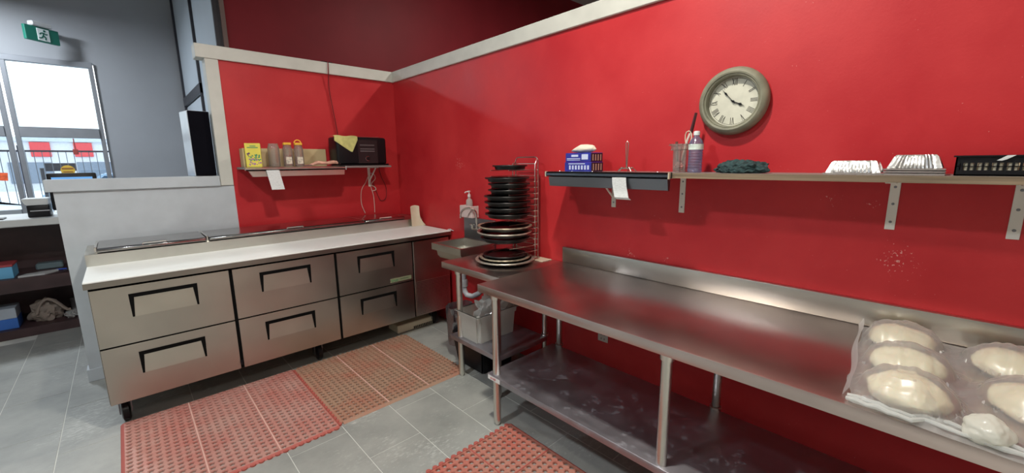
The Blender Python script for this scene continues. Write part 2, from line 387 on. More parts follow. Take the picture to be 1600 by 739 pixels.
# pale panelled side wall with dark joints, seen over the half wall
w = struct('wall_side', bx(NB(), -1.23, -1.2, 1.2, 4.2, 0, 4.4), DARKAL, 'pale panelled wall with dark joints near the storefront', 'wall')
for (y0, y1, z0, z1) in ((1.13, 2.47, 0, 4.4), (2.53, 4.17, 0, 2.40), (2.53, 4.17, 2.53, 4.4)):
    obj('wall_panel', bx(NB(), -1.27, -1.23, y0, y1, z0+.002, z1-.002, .003), PANELW, w)
for yy in (4.15, 2.5): obj('joint_strip', bx(NB(), -1.298, -1.2701, yy-.02, yy+.02, 0, 4.39, .002), DARKAL, w)
obj('rail', bx(NB(), -1.30, -1.23, 2.48, 4.19, 2.405, 2.525, .003), DARKAL, w)
b = NB(); bx(b, -1.295, -1.23, 1.085, 1.125, 0, 4.39, .002)
obj('edge_strip', b, DARKAL, w)
b = NB(); bx(b, -1.24, -1.2, 1.06, 1.098, 0, 4.39, .002)
obj('edge_strip', b, plain('brown_edge', (.16, .11, .10), .5), w)
# street front: grey wall with glazing
b = NB()
bx(b, -2.23, -1.2, 4.2, 4.35, 0, 4.4); bx(b, -7, -2.23, 4.2, 4.35, 2.90, 4.4); bx(b, -7, -2.23, 4.2, 4.35, 0, .45)
struct('wall_front', b, GREYW, 'grey street front wall around the windows', 'wall')
for x0, x1, y0, y1, nm in ((-7.1, -7, -7, 4.3, 'wall_left'), (5, 5.1, -7, 1.1, 'wall_outer'), (-7, 5, -7.1, -7, 'wall_rear')):
    struct(nm, bx(NB(), x0, x1, y0, y1, 0, 4.4), PALEW, 'plain pale '+nm.replace('_', ' ')+' of the room', 'wall')
def window(i, x0, x1, label):
    fw = .045
    b = NB()
    for (a, c) in ((x0, x0+fw), (x1-fw, x1)): bx(b, a, c, 4.16, 4.24, .45, 2.90, .003)
    bx(b, x0, x1, 4.155, 4.24, 2.83, 2.90, .003); bx(b, x0, x1, 4.155, 4.24, .45, .52, .003)
    bx(b, x0+fw, x1-fw, 4.14, 4.24, 1.90, 2.03, .004)
    o = struct('window_%d' % i, b, GREYAL, label, 'window')
    obj('pane', bx(NB(), x0+fw, x1-fw, 4.196, 4.202, .52, 1.90), GLASSM, o)
    obj('pane', bx(NB(), x0+fw, x1-fw, 4.196, 4.202, 2.03, 2.83), GLASSM, o)
    return o
w1 = window(1, -3.06, -2.24, 'grey framed shop window right of the door')
w2 = window(2, -4.2, -3.09, 'grey framed glass door with a panel above it')
window(3, -5.4, -4.23, 'grey framed shop window left of the door'); window(4, -6.8, -5.43, 'grey framed shop window in the corner')
obj('kick_panel', bx(NB(), -4.15, -3.14, 4.17, 4.215, .52, .98, .004), plain('grey_kick_panel', (.25, .27, .29), .5), w2)
b = NB(); prism(b, [(-3.34, 4.19, 1.36), (-3.20, 4.19, 1.35), (-3.19, 4.19, 1.45), (-3.34, 4.19, 1.46)], (0, -.002, 0))
tag(obj('window_sticker', b, plain('orange_sticker', (.75, .12, .04), .5, var=.3, scale=30)), 'orange red sticker on the door glass', 'sticker')
b = NB(); lathe(b, [(0, -.001), (.068, -.001), (.068, .001), (0, .001)], seg=24); bmesh.ops.transform(b, matrix=Matrix.Translation((-2.66, 4.18, 1.47)) @ Matrix.Rotation(PI/2, 4, 'X'), verts=b.verts)
o = tag(obj('round_sticker', b, plain('ochre_sticker', (.62, .40, .05), .5)), 'round ochre yellow sticker on the shop window', 'sticker')
b = NB(); bx(b, -2.715, -2.605, 4.176, 4.179, 1.485, 1.505); bx(b, -2.705, -2.615, 4.176, 4.179, 1.445, 1.458)
obj('print_band', b, plain('brown_print', (.28, .12, .03), .5), o)
b = NB(); tube(b, [(-2.55, 4.12, 1.89), (-2.55, 4.12, 1.80), (-2.545, 4.12, 1.74)], .006, 6); bx(b, -2.575, -2.525, 4.10, 4.14, 1.68, 1.75, .004)
tag(obj('door_chime', b, plain('rusty_red', (.3, .05, .04), .5)), 'small dark red chime hanging below the window transom', 'chime')

# ================================================================== OUTSIDE
o = struct('ground', bx(NB(), -30, 20, 4.35, 60, -.3, -.1), SNOW, 'snow covered parking lot outside', 'ground')
FENCEM = plain('fence_iron', (.10, .11, .13), .5)
t = thing('iron_fence', (-3, 10.2, -.1), 'black iron picket fence across the snowy lot', 'fence')
b = NB(); bx(b, -9, 2, 10.18, 10.22, 1.86, 1.90); obj('rail', b, DARKAL, t); b = NB(); bx(b, -9, 2, 10.18, 10.22, .25, .29); obj('rail', b, DARKAL, t)
src = obj('picket', bx(NB(), -.006, .006, -.006, .006, 0, 1.95), FENCEM, t, local=True); src.location = (-6, 0, .02)
for i in range(1, 88): share(src, 'picket', (-6+i*.125, 0, .02), t)
src = obj('post', bx(NB(), -.035, .035, -.035, .035, 0, 2.1), DARKAL, t, local=True); src.location = (-5, .05, 0)
for i in (1, 2, 3, 4): share(src, 'post', (-5+i*2.15, .05, 0), t)
def car(x, y, label, col, rz=0):
    t = thing('parked_car', (x, y, -.1), label, 'car', rz=rz)
    pm = plain('car_paint', col, .3, .2)
    prof = [(-2.2, .25), (-2.25, .7), (-1.3, .88), (-.7, 1.38), (.9, 1.40), (1.6, .95), (2.2, .85), (2.25, .3)]
    b = NB(); prism(b, [(px, -.85, pz) for px, pz in prof], (0, 1.7, 0)); bmesh.ops.bevel(b, geom=list(b.edges), offset=.05, segments=2, affect='EDGES')
    bd = obj('body', b, pm, t, local=True)
    b = NB(); prism(b, [(-1.1, -.86, .9), (-.65, -.86, 1.3), (.85, -.86, 1.32), (1.4, -.86, .95)], (0, 1.72, 0)); obj('window_band', b, plain('car_glass', (.05, .08, .12), .1), t, local=True)
    for wx in (-1.4, 1.4):
        for wy in (-.88, .70):
            b = NB(); lathe(b, [(0, 0), (.33, 0), (.33, .18), (0, .18)], seg=20); bmesh.ops.transform(b, matrix=Matrix.Translation((wx, wy+.18, .33)) @ Matrix.Rotation(PI/2, 4, 'X'), verts=b.verts)
            wh = obj('wheel', b, BLACK, t, local=True)
            b = NB(); lathe(b, [(0, 0), (.2, 0), (.2, .2), (0, .2)], seg=16); bmesh.ops.transform(b, matrix=Matrix.Translation((wx, wy+.19, .33)) @ Matrix.Rotation(PI/2, 4, 'X'), verts=b.verts)
            obj('hub_cap', b, plain('hub', (.5, .5, .52), .3, .8), wh, local=True)
car(-5.6, 7.6, 'pale snow dusted car parked close outside the door', (.62, .70, .80))
car(-1.9, 17.5, 'light blue grey car parked beyond the iron fence', (.35, .48, .62))
t = thing('shop_building', (-4, 42, -.1), 'long pale building with red panels across the lot', 'building')
obj('wall', bx(NB(), -22, 14, 42, 50, -.1, 3.4), plain('pale_building', (.62, .64, .68), .7), t)
obj('roof', bx(NB(), -22.2, 14.2, 41.8, 50.2, 3.4, 3.7), plain('roof_edge', (.5, .55, .6), .7), t)
rp = plain('red_sign_panel', (.62, .05, .06), .5)
for x in (-9.2, -6.6, -4.4): obj('sign_panel', bx(NB(), x, x+1.0, 41.85, 42, 2.3, 3.35, .02), rp, t)
wp = plain('dark_shop_glass', (.18, .22, .28), .2)
for i in range(9): obj('window', bx(NB(), -18+i*3.4, -15.9+i*3.4, 41.9, 42, .4, 1.9, .02), wp, t)
t = thing('lot_sign', (-3.55, 11.6, -.1), 'small dark board on a post behind the fence', 'sign')
b = NB(); tube(b, [(-3.55, 11.6, -.1), (-3.55, 11.6, 1.5)], .04, 8); obj('post', b, DARKAL, t)
obj('board', bx(NB(), -3.5, -2.95, 11.55, 11.6, 1.42, 1.62, .01), DARKAL, t)

# ================================================================== EXIT SIGN
t = thing('exit_sign', (-2.64, 3.9, 3.02), 'green exit sign with white running figure above the window', 'exit sign', rz=math.radians(38))
obj('housing', bx(NB(), -.17, .17, -.02, .02, .02, .19, .004), plain('exit_green', (.012, .16, .11), .4), t, local=True)
obj('pictogram_panel', bx(NB(), -.055, .065, -.024, -.0205, .035, .175, .001), plain('pictogram_white', (.8, .85, .83), .4), t, local=True)
b = NB()
lathe(b, [(0, -.001), (.013, -.001), (.013, .001), (0, .001)], seg=14); bmesh.ops.transform(b, matrix=Matrix.Translation((.018, -.0255, .152)) @ Matrix.Rotation(PI/2, 4, 'X'), verts=b.verts)
def limb(p): 
    for a, c in zip(p, p[1:]):
        a = Vector((a[0], 0, a[1])); c = Vector((c[0], 0, c[1])); d = (c-a).normalized().cross(Vector((0, 1, 0)))*.0065
        prism(b, [a-d+Vector((0, -.0265, 0)), c-d+Vector((0, -.0265, 0)), c+d+Vector((0, -.0265, 0)), a+d+Vector((0, -.0265, 0))], (0, .002, 0))
limb([(.010, .132), (0, .095)]); limb([(0, .095), (.022, .078), (.018, .048)]); limb([(0, .095), (-.015, .07), (-.045, .062)])
limb([(.008, .128), (.032, .112), (.045, .122)]); limb([(.006, .128), (-.022, .122), (-.034, .104)])
obj('running_figure', b, plain('figure_green', (.012, .13, .09), .4), t, local=True)
b = NB(); bx(b, -.10, .10, -.04, .04, .195, .25, .01); tube(b, [(0, 0, .22), (.188, .238, .22)], .03, 10)
obj('mount', b, plain('sign_mount', (.55, .55, .55), .5), t, local=True)

# ================================================================== SPEAKER ON HALF WALL
t = thing('loudspeaker', (-1.665, .068, 1.43), 'tall black loudspeaker box standing on the half wall beside the post', 'speaker', rz=math.radians(9))
obj('cabinet', bx(NB(), -.073, .07, -.048, .135, 0, .50, .004), plain('window_reflection_cabinet', (.60, .64, .70), .2), t, local=True, label='side coloured pale as a window reflection')  # pale colour stands in for the windows mirrored in the glossy side
obj('grille', bx(NB(), -.070, .067, -.062, -.0485, .004, .497, .003), plain('black_cloth', (.004, .004, .007), .8, spec=.05), t, local=True)

# ================================================================== SERVICE COUNTER (behind the half wall)
t = thing('service_counter', (-3.0, 1.85, 0), 'dark brown service counter with pale top and open shelves', 'counter')
obj('countertop', bx(NB(), -4.6, -1.6, 1.50, 2.20, 1.00, 1.065, .006), COUNTERW, t)
obj('shelf', bx(NB(), -4.55, -1.62, 1.53, 2.12, .415, .54, .003), DKWOOD, t)
obj('shelf', bx(NB(), -4.55, -1.62, 1.53, 2.12, 0, .08, .003), DKWOOD, t)
obj('back_panel', bx(NB(), -4.58, -1.62, 2.12, 2.16, .002, .998), DKWOOD, t)
for x in (-4.58, -1.62): obj('side_panel', bx(NB(), x-.03, x, 1.53, 2.16, .002, .998), DKWOOD, t)
# on the counter
t = thing('point_of_sale_monitor', (-2.49, 1.66, 1.065), 'black monitor on the service counter behind the half wall', 'monitor', rz=math.radians(2))
obj('screen_body', bx(NB(), -.165, .165, .0, .03, .05, .392, .012, 2), BLACK, t, local=True)
m_, n_, l_, b_ = new_mat('lit_blue_screen'); setp(b_, col=(.02, .05, .1), em=(.16, .42, .85), es=.9, rough=.2)
obj('screen', bx(NB(), -.135, .135, -.003, -.0005, .085, .355), m_, t, local=True)
b = NB(); bx(b, -.1, .1, -.06, .12, 0, .014, .004); bx(b, -.03, .03, .03, .05, .01, .2, .003); obj('stand', b, BLACK, t, local=True)
t = thing('receipt_printer', (-2.76, 1.72, 1.065), 'black receipt printer beside the monitor on the counter', 'printer')
obj('body', bx(NB(), -2.81, -2.67, 1.62, 1.84, 1.065, 1.175, .01, 2), BLACK, t)
obj('paper_slot', bx(NB(), -2.79, -2.67, 1.616, 1.62, 1.12, 1.128), plain('slot_grey', (.45, .47, .5), .4), t)
b = NB(); hexa(b, [(-2.81, 1.60, 1.176), (-2.67, 1.60, 1.176), (-2.67, 1.82, 1.176), (-2.81, 1.82, 1.176)], [(-2.83, 1.58, 1.235), (-2.665, 1.58, 1.235), (-2.665, 1.83, 1.235), (-2.83, 1.83, 1.235)])
bmesh.ops.bevel(b, geom=list(b.edges), offset=.006, segments=2, affect='EDGES')
tag(obj('white_tray', b, plain('white_tray_plastic', (.7, .72, .72), .4)), 'white plastic tray stacked on the receipt printer', 'tray')
b = NB(); bx(b, -3.2, -2.95, 1.58, 1.75, 1.065, 1.075, .003)
tag(obj('keyboard', b, BLACK), 'slim dark keyboard lying on the pale countertop', 'keyboard')
# on its shelves
t = thing('blue_carton', (-3.08, 1.72, .54), 'flat light blue carton on the middle counter shelf', 'box')
obj('carton', bx(NB(), -3.25, -2.965, 1.60, 1.85, .54, .645, .003), plain('sky_blue_card', (.12, .38, .62), .5), t)
obj('lid', bx(NB(), -3.255, -2.96, 1.595, 1.855, .645, .665, .003), plain('red_lid', (.35, .05, .06), .5), t)
b = NB(); hexa(b, [(-2.94, 1.57, .5402), (-2.78, 1.57, .5402), (-2.70, 1.68, .5402), (-2.90, 1.66, .5402)], [(-2.94, 1.57, .555), (-2.78, 1.57, .555), (-2.70, 1.68, .560), (-2.90, 1.66, .555)])
tag(obj('note_pad', b, plain('pad_white', (.45, .47, .48), .6)), 'white note pad on the front of the counter shelf', 'notepad')
b = NB(); bx(b, -2.86, -2.68, 1.86, 1.98, .54, .60, .01); tag(obj('label_machine', b, plain('teal_grey', (.12, .17, .19), .35)), 'grey label machine at the back of the middle shelf', 'machine')
b = NB(); tube(b, [(-2.72, 1.74, .547), (-2.65, 1.72, .547)], .006, 8); tag(obj('marker_pen', b, plain('blue_pen', (.03, .10, .6), .4)), 'blue marker pen on the middle counter shelf', 'pen')
b = NB()
for i in range(7):
    x = -2.66+.02*i; tube(b, [(x, 1.60+.01*(i % 3), .548), (x+.03, 1.63, .556+.004*(i % 2)), (x+.05, 1.60, .547)], .006, 6)
tag(obj('coiled_cord', b, plain('dull_black_cord', (.05, .04, .05), .5)), 'heap of dark cord on the middle shelf end', 'cord')
t = thing('tissue_carton', (-3.10, 1.72, .08), 'blue and white carton on the bottom counter shelf', 'box')
obj('lower_body', bx(NB(), -3.25, -3.0, 1.60, 1.82, .08, .175, .003), plain('mid_blue_card', (.04, .16, .55), .5), t)
obj('upper_body', bx(NB(), -3.249, -3.001, 1.601, 1.819, .1752, .27, .003), plain('pale_card', (.42, .48, .55), .5), t)
def lump(bm, c, r, seed, amp=.25, fr=3, flat=None, sub=4):
    bmesh.ops.create_icosphere(bm, subdivisions=sub, radius=1, matrix=Matrix.Identity(4)); c = Vector(c)
    for v in bm.verts:
        d = v.co.copy(); s = 1+amp*(noise.noise(d*fr+Vector((seed, 0, 0)))+.5*noise.noise(d*fr*2.3+Vector((0, seed, 0))))
        p = Vector((d.x*r[0]*s, d.y*r[1]*s, d.z*r[2]*s))+c
        if flat is not None and p.z < flat: p.z = flat
        v.co = p
    return bm
bag_cloth = plain('beige_cloth', (.28, .23, .19), .85, bump=.3)
t = thing('cloth_bag', (-2.84, 1.72, .08), 'slumped beige cloth bag with a handle on the bottom shelf', 'bag')
b = lump(NB(), (-2.84, 1.74, .15), (.105, .09, .12), 3, .35, 2.2, .08); obj('bag_body', b, bag_cloth, t)
b = NB(); pts = [(-2.89+.22*s, 1.66, .16+.13*math.sin(PI*min(1, s*1.15)**.8)) for s in [i/10 for i in range(11)]]
tube(b, pts, .014, 6); obj('handle', b, bag_cloth, t)
b = lump(NB(), (-2.665, 1.66, .112), (.05, .06, .032), 9, .4, 3, .08); tag(obj('plastic_bag', b, BAGK), 'crumpled clear plastic bag on the bottom shelf', 'bag')
for i in range(3):
    b = NB(); lathe(b, [(0, 0), (.03, 0), (.032, .1), (.03, .12), (0, .12)], (-2.66+.005*i+i*.065, 1.95, .08), 16)
    tag(obj('storage_jar', b, plain('dim_jar', (.20, .19, .19), .4)), ('leftmost dim grey jar', 'middle dim grey jar', 'rightmost dim grey jar')[i]+' at the back of the bottom counter shelf', 'jar', 'jars at the back of the bottom shelf')

# ================================================================== PREP FRIDGE
XF0, XF1, YF = -2.383, -.014, -.936
t = thing('prep_fridge', ((XF0+XF1)/2, -.5, 0), 'long stainless steel prep fridge with six drawers and white cutting board', 'refrigerator')
obj('cabinet', bx(NB(), XF0+.012, XF1-.012, -.906, -.07, .165, .866, .003), ST_DRAWER, t)
obj('recess_band', bx(NB(), XF0+.015, XF1-.013, -.925, -.9062, .168, .862), GASKET, t, label='black gap around the drawer fronts')
b = NB(); prism(b, [(XF0, -.956, .862), (XF0, -.956, .893), (XF0, -.46, .893), (XF0, -.46, .868), (XF0, -.93, .864)], (XF1-XF0, 0, 0))
obj('front_rail', b, steel('floor_reflection_rail_steel', (.36, .335, .30), .33, (1, 1, 20), .08), t)  # the floor's dark reflection is put into this steel's colour
obj('cutting_board', bx(NB(), XF0+.001, XF1-.001, -.957, -.462, .8935, .903, .002), BOARD, t)
b = NB(); prism(b, [(XF0, -.46, .866), (XF0, -.46, .975), (XF0, -.44, .982), (XF0, -.06, .982), (XF0, -.06, .866)], (XF1-XF0, 0, 0))
obj('topping_rail', b, ST_BACK, t)
for (x0, x1) in ((-2.325, -1.772), (-1.752, -.605), (-.592, -.20)):
    b = NB(); prism(b, [(x0, -.458, .984), (x0, -.458, 1.0), (x0, -.44, 1.008), (x0, -.08, 1.010), (x0, -.08, .984)], (x1-x0, 0, 0))
    bmesh.ops.bevel(b, geom=list(b.edges), offset=.002, segments=1, affect='EDGES')
    ld = obj('lid', b, ST_LID, t)
    xc = (x0+x1)/2
    b = NB(); tube(b, [(xc-.06, -.447, 1.004), (xc-.06, -.447, 1.015), (xc+.06, -.447, 1.015), (xc+.06, -.447, 1.004)], .005, 8); obj('lid_handle', b, CHROME, ld)
    b = NB(); bx(b, x0-.014, x0-.002, -.43, -.08, .983, 1.013, .002); obj('hinge_rail', b, CHROME, ld)
# drawers
COLS = ((-2.366, -1.733), (-1.713, -1.068), (-1.049, -.414))
pull_ext = ((-2.214, -1.900), (-1.563, -1.238), (-.892, -.579))
for ci, (x0, x1) in enumerate(COLS):
    px0, px1 = pull_ext[ci]
    for ri, (z0, z1) in enumerate(((.512, .846), (.170, .503))):
        h1 = z0+.288; h0 = z0+.150                      # pull opening
        if ri: h1 = .450; h0 = .318
        else: h1 = .799; h0 = .664
        b = NB()                                        # front with a real opening
        yo, yi = YF, YF+.009
        bx(b, x0, px0, yo, yi, z0, z1); bx(b, px1, x1, yo, yi, z0, z1); bx(b, px0, px1, yo, yi, h1, z1); bx(b, px0, px1, yo, yi, z0, h0)
        bmesh.ops.remove_doubles(b, verts=b.verts, dist=1e-5)
        d = obj('drawer', b, ST_DRAWER, t)
        b = NB(); th = .022                             # black bezel: top bar and two tapering legs
        prism(b, [(px0, YF-.003, h1), (px1, YF-.003, h1), (px1-.003, YF-.003, h0), (px1-.013, YF-.003, h0), (px1-th, YF-.003, h1-th), (px0+th, YF-.003, h1-th), (px0+.013, YF-.003, h0), (px0+.003, YF-.003, h0)], (0, .010, 0))
        obj('pull_bezel', b, GASKET, d)
        b = NB(); hexa(b, [(px0, YF-.001, h0), (px1, YF-.001, h0), (px1, YF+.008, h0), (px0, YF+.008, h0)], [(px0, YF+.006, h1), (px1, YF+.006, h1), (px1, YF+.0085, h1), (px0, YF+.0085, h1)])
        obj('pull_scoop', b, ST_SCOOP, d)
# compressor panel and its grille
p = obj('compressor_panel', bx(NB(), -.400, -.030, YF, YF+.010, .170, .846, .002), ST_DRAWER, t)
obj('grille_back', bx(NB(), -.388, -.045, YF-.0015, YF, .18, .485), GASKET, p)
b = NB()
for i in range(27): x = -.388+i*.0131; bx(b, x, x+.0045, YF-.004, YF-.0015, .18, .485)
for i in range(24): z = .18+i*.0131; bx(b, -.388, -.043, YF-.0045, YF-.0015, z, z+.0045)
o = obj('grille', b, ST_PULL, p); o['kind'] = 'stuff'
o = obj('name_plate', bx(NB(), -.628, -.432, YF-.003, YF-.0005, .527, .561, .001), plain('olive_plate', (.30, .33, .20), .4, .3), t)
obj('plate_lettering', text_bm('true', .036, .0005, M_BACK(-.59, YF-.0035, .545)), plain('green_letter', (.03, .20, .08), .4), o)
obj('plate_lettering', text_bm('REFRIGERATION', .0105, .0005, M_BACK(-.50, YF-.0035, .545)), plain('dark_letter', (.05, .09, .05), .4), o)
o = obj('data_sticker', bx(NB(), -1.735, -1.723, YF-.0135, YF-.0122, .2, .23), BLACK, t)
def caster(x, y):
    cs = obj('caster', (lambda b: (tube(b, [(x, y, .165), (x, y, .135)], .022, 12), bx(b, x-.028, x+.028, y-.03, y+.045, .128, .140, .003), bx(b, x-.030, x-.025, y-.005, y+.045, .045, .13), bx(b, x+.025, x+.030, y-.005, y+.045, .045, .13), b)[-1])(NB()), ST_DARK, t)
    b = NB(); lathe(b, [(0, -.018), (.045, -.020), (.062, -.014), (.062, .014), (.045, .020), (0, .018)], seg=20)
    bmesh.ops.transform(b, matrix=Matrix.Translation((x, y+.005, .0625)) @ Matrix.Rotation(PI/2, 4, 'Y'), verts=b.verts); obj('wheel', b, BLACK, cs)
for x in (-2.315, -1.20, -.14):
    caster(x, -.80); caster(x, -.16)
# box under fridge, scoop beside
b = NB(); bx(b, -.52, -.10, -.80, -.62, 0, .075, .006)
t = thing('plank_box', (-.31, -.71, 0), 'cream coloured long box lying on the floor under the fridge', 'box')
obj('body', b, CREAMP, t)
b = NB()
for i in range(14): x = -.36+i*.018; bx(b, x, x+.008, -.806, -.8002, .008, .03)
obj('slots', b, BLACK, t)['kind'] = 'stuff'
b = NB()  # curved cream plastic sheet (bench scraper) at the board end
def scr(u, v):
    w = .092+.060*max(0, 1-v*1.6)**2
    return Vector((-.150+u*w, -.500+.010*math.cos(PI*(u-.5))+.012*v, .9045+.205*v-.012*v*abs(u-.5)**2*4))
sheet(b, scr, 10, 12, .004)
tag(obj('plastic_scoop', b, CREAMP), 'cream plastic sheet propped upright at the right end of the cutting board', 'scraper')
b = NB(); tube(b, [(-.013, -.90, .905), (.0-.006, -.935, .908), (-.004, -.985, .900)], [.003, .006, .002], 6)
tag(obj('cloth_scrap', b, PAPER), 'white cloth scrap caught between fridge corner and wall', 'cloth')

# ================================================================== RUBBER MATS
P = .305
def module(matl, P):
    """one mat square: raised web with through holes and little crescent studs"""
    b = NB(); n = 8; c = P/n; H = .011; r = c*.30
    for i in range(n):
        for j in range(n):
            cx = -P/2+c*(i+.5)+.0015*(0 if True else 0); cy = -P/2+c*(j+.5)
            sq = []; ci = []; cb = []
            for k in range(8):
                a = k*PI/4
                ux, uy = math.cos(a), math.sin(a); s = (c/2)/max(abs(ux), abs(uy))
                m_ = .985 if (i in (0, n-1) or j in (0, n-1)) else 1
                sq.append(b.verts.new((cx+ux*s, cy+uy*s, H-.002)))
                ci.append(b.verts.new((cx+ux*r, cy+uy*r, H-.002))); cb.append(b.verts.new((cx+ux*r, cy+uy*r, 0)))
            for k in range(8):
                q = (k+1) % 8
                b.faces.new((sq[k], sq[q], ci[q], ci[k])); b.faces.new((ci[k], ci[q], cb[q], cb[k]))
            # crescent lip on the far side of the hole
            lo = []
            for k in range(5):
                a = math.radians(20+35*k)
                for rr, zz in ((r*1.02, H-.002), (r*1.22, H+.002), (r*1.5, H-.002)): lo.append(b.verts.new((cx+math.cos(a)*rr, cy+math.sin(a)*rr, zz)))
            for k in range(4):
                for m in (0, 1): b.faces.new((lo[k*3+m], lo[k*3+m+1], lo[k*3+4+m], lo[k*3+3+m]))
    e = P/2-.0012
    for (a, c_) in (((-e, -e), (e, -e)), ((e, -e), (e, e)), ((e, e), (-e, e)), ((-e, e), (-e, -e))):
        v = [b.verts.new((a[0], a[1], H-.002)), b.verts.new((c_[0], c_[1], H-.002)), b.verts.new((c_[0], c_[1], 0)), b.verts.new((a[0], a[1], 0))]
        b.faces.new(v)
    return b
def rubber_mat(x0, y1, nx, ny, matl, seamm, label, scallop, seam_y=True, seam_x=False, P=.305):
    t = thing('rubber_mat', (x0+nx*P/2, y1-ny*P/2, 0), label, 'floor mat')
    src = None
    for i in range(nx):
        for j in range(ny):
            loc = (-nx*P/2+P*(i+.5), ny*P/2-P*(j+.5), .0005)
            if src is None: src = obj('mat_square', module(matl, P), matl, t, local=True); src.location = loc
            else: share(src, 'mat_square', loc, t)
    X0, X1, Y0, Y1 = x0, x0+nx*P, y1-ny*P, y1
    if seam_y:
        for i in range(1, nx): obj('seam_rib', bx(NB(), X0+i*P-.0035, X0+i*P+.0035, Y0, Y1, .004, .0125, .001), seamm, t)
    if seam_x:
        for j in range(1, ny): obj('seam_rib', bx(NB(), X0, X1, Y1-j*P-.0035, Y1-j*P+.0035, .004, .0125, .001), seamm, t)
    # ramped edge strips; the scalloped ones carry half-round tabs
    E_ = .016
    for side in 'lrfb':
        b = NB()
        if side == 'l': hexa(b, [(X0-E_, Y0, .0004), (X0, Y0, .0004), (X0, Y1, .0004), (X0-E_, Y1, .0004)], [(X0-E_*.5, Y0, .008), (X0, Y0, .0115), (X0, Y1, .0115), (X0-E_*.5, Y1, .008)])
        if side == 'r': hexa(b, [(X1, Y0, .0004), (X1+E_, Y0, .0004), (X1+E_, Y1, .0004), (X1, Y1, .0004)], [(X1, Y0, .0115), (X1+E_*.5, Y0, .008), (X1+E_*.5, Y1, .008), (X1, Y1, .0115)])
        if side == 'f': hexa(b, [(X0, Y0-E_, .0004), (X1, Y0-E_, .0004), (X1, Y0, .0004), (X0, Y0, .0004)], [(X0, Y0-E_*.5, .008), (X1, Y0-E_*.5, .008), (X1, Y0, .0115), (X0, Y0, .0115)])
        if side == 'b': hexa(b, [(X0, Y1, .0004), (X1, Y1, .0004), (X1, Y1+E_, .0004), (X0, Y1+E_, .0004)], [(X0, Y1, .0115), (X1, Y1, .0115), (X1, Y1+E_*.5, .008), (X0, Y1+E_*.5, .008)])
        if side in scallop:
            n = (nx if side in 'fb' else ny)*8
            for i in range(n):
                if side in 'fb': c = (X0+(i+.5)*P/8, Y0-E_*.7 if side == 'f' else Y1+E_*.7)
                else: c = (X0-E_*.7 if side == 'l' else X1+E_*.7, Y0+(i+.5)*P/8)
                lathe(b, [(0, .0004), (.0135, .0004), (.0135, .008), (0, .008)], (c[0], c[1], 0), 10)
        obj('edge_strip', b, MATEDGE if matl is not MATD else matl, t)
    return t
rubber_mat(-2.333, -.86, 3, 3, MATR, SEAM, 'red rubber drainage mat at the left end of the prep fridge', 'fr')
rubber_mat(-1.388, -.872, 3, 3, MATD, SEAM, 'dusty brownish red rubber mat in front of the right fridge drawers', 'rb', P=.295)
rubber_mat(-.692-.9, -2.462, 3, 3, MATC, MATEDGE, 'bright red rubber mat in front of the long worktable', 'b', True, True, P=.30)

# ================================================================== WORKTABLES
def leg(x, y, ztop, r=.021):
    b = NB(); lathe(b, [(0, 0), (r*.55, 0), (r*.9, .018), (r*.98, .03), (r, .032), (r, ztop), (0, ztop)], (x, y, 0), 20); return b
def ring(x, y, z, r=.021):
    b = NB(); lathe(b, [(r, z-.012), (r+.005, z-.012), (r+.006, z-.003), (r+.006, z+.003), (r, z+.006)], (x, y, 0), 20); return b
def worktable(x0, y0, y1, ztop, zshelf, legs_y, xf, xb, label, splash, shelf_x0):
    t = thing('worktable', ((x0)/2, (y0+y1)/2, 0), label, 'table')
    b = NB()
    bx(b, x0, -.004, y0, y1, ztop-.045, ztop, .004, 2)
    obj('tabletop', b, ST_TOP, t)
    if splash:
        b = NB(); bx(b, -.032, -.004, y0, y1, ztop+.0005, ztop+.105, .003, 2)
        obj('backsplash', b, ST_BACK, t)
    b = NB(); bx(b, shelf_x0, xb-.012, y0+legs_inset, y1-legs_inset, zshelf-.035, zshelf, .005, 2)
    obj('undershelf', b, ST_SHELF, t)
    for y in legs_y:
        for x in (xf, xb):
            l = obj('leg', leg(x, y, ztop-.0455, .021 if x == xf else .019), ST_LEG, t)
            obj('collar', ring(x, y, zshelf-.01 if x == xf else zshelf+.006), ST_LEG, l)
            b = NB(); lathe(b, [(.021, ztop-.075), (.027, ztop-.072), (.028, ztop-.046), (.02, ztop-.0455)], (x, y, 0), 20); obj('socket', b, ST_LEG, l)
    return t
legs_inset = .06
tb = worktable(-.775, -4.45, -2.292, .838, .318, (-2.40, -3.397, -4.34), -.735, -.185, 'long stainless steel worktable with backsplash along the red wall', True, -.765)
o = obj('price_label', bx(NB(), -.7665, -.7655, -2.46, -2.36, .287, .312), plain('label_white', (.7, .7, .68), .5), tb)
obj('label_lettering', text_bm('# NSF', .018, .0003, M_RIGHT(-.7672, -2.405, .2995)), plain('label_red', (.5, .05, .05), .5), o)
ts = worktable(-.589, -2.286, -1.652, .829, .300, (-1.797, -2.195), -.545, -.10, 'small stainless steel table between the sink and the long worktable', False, -.575)

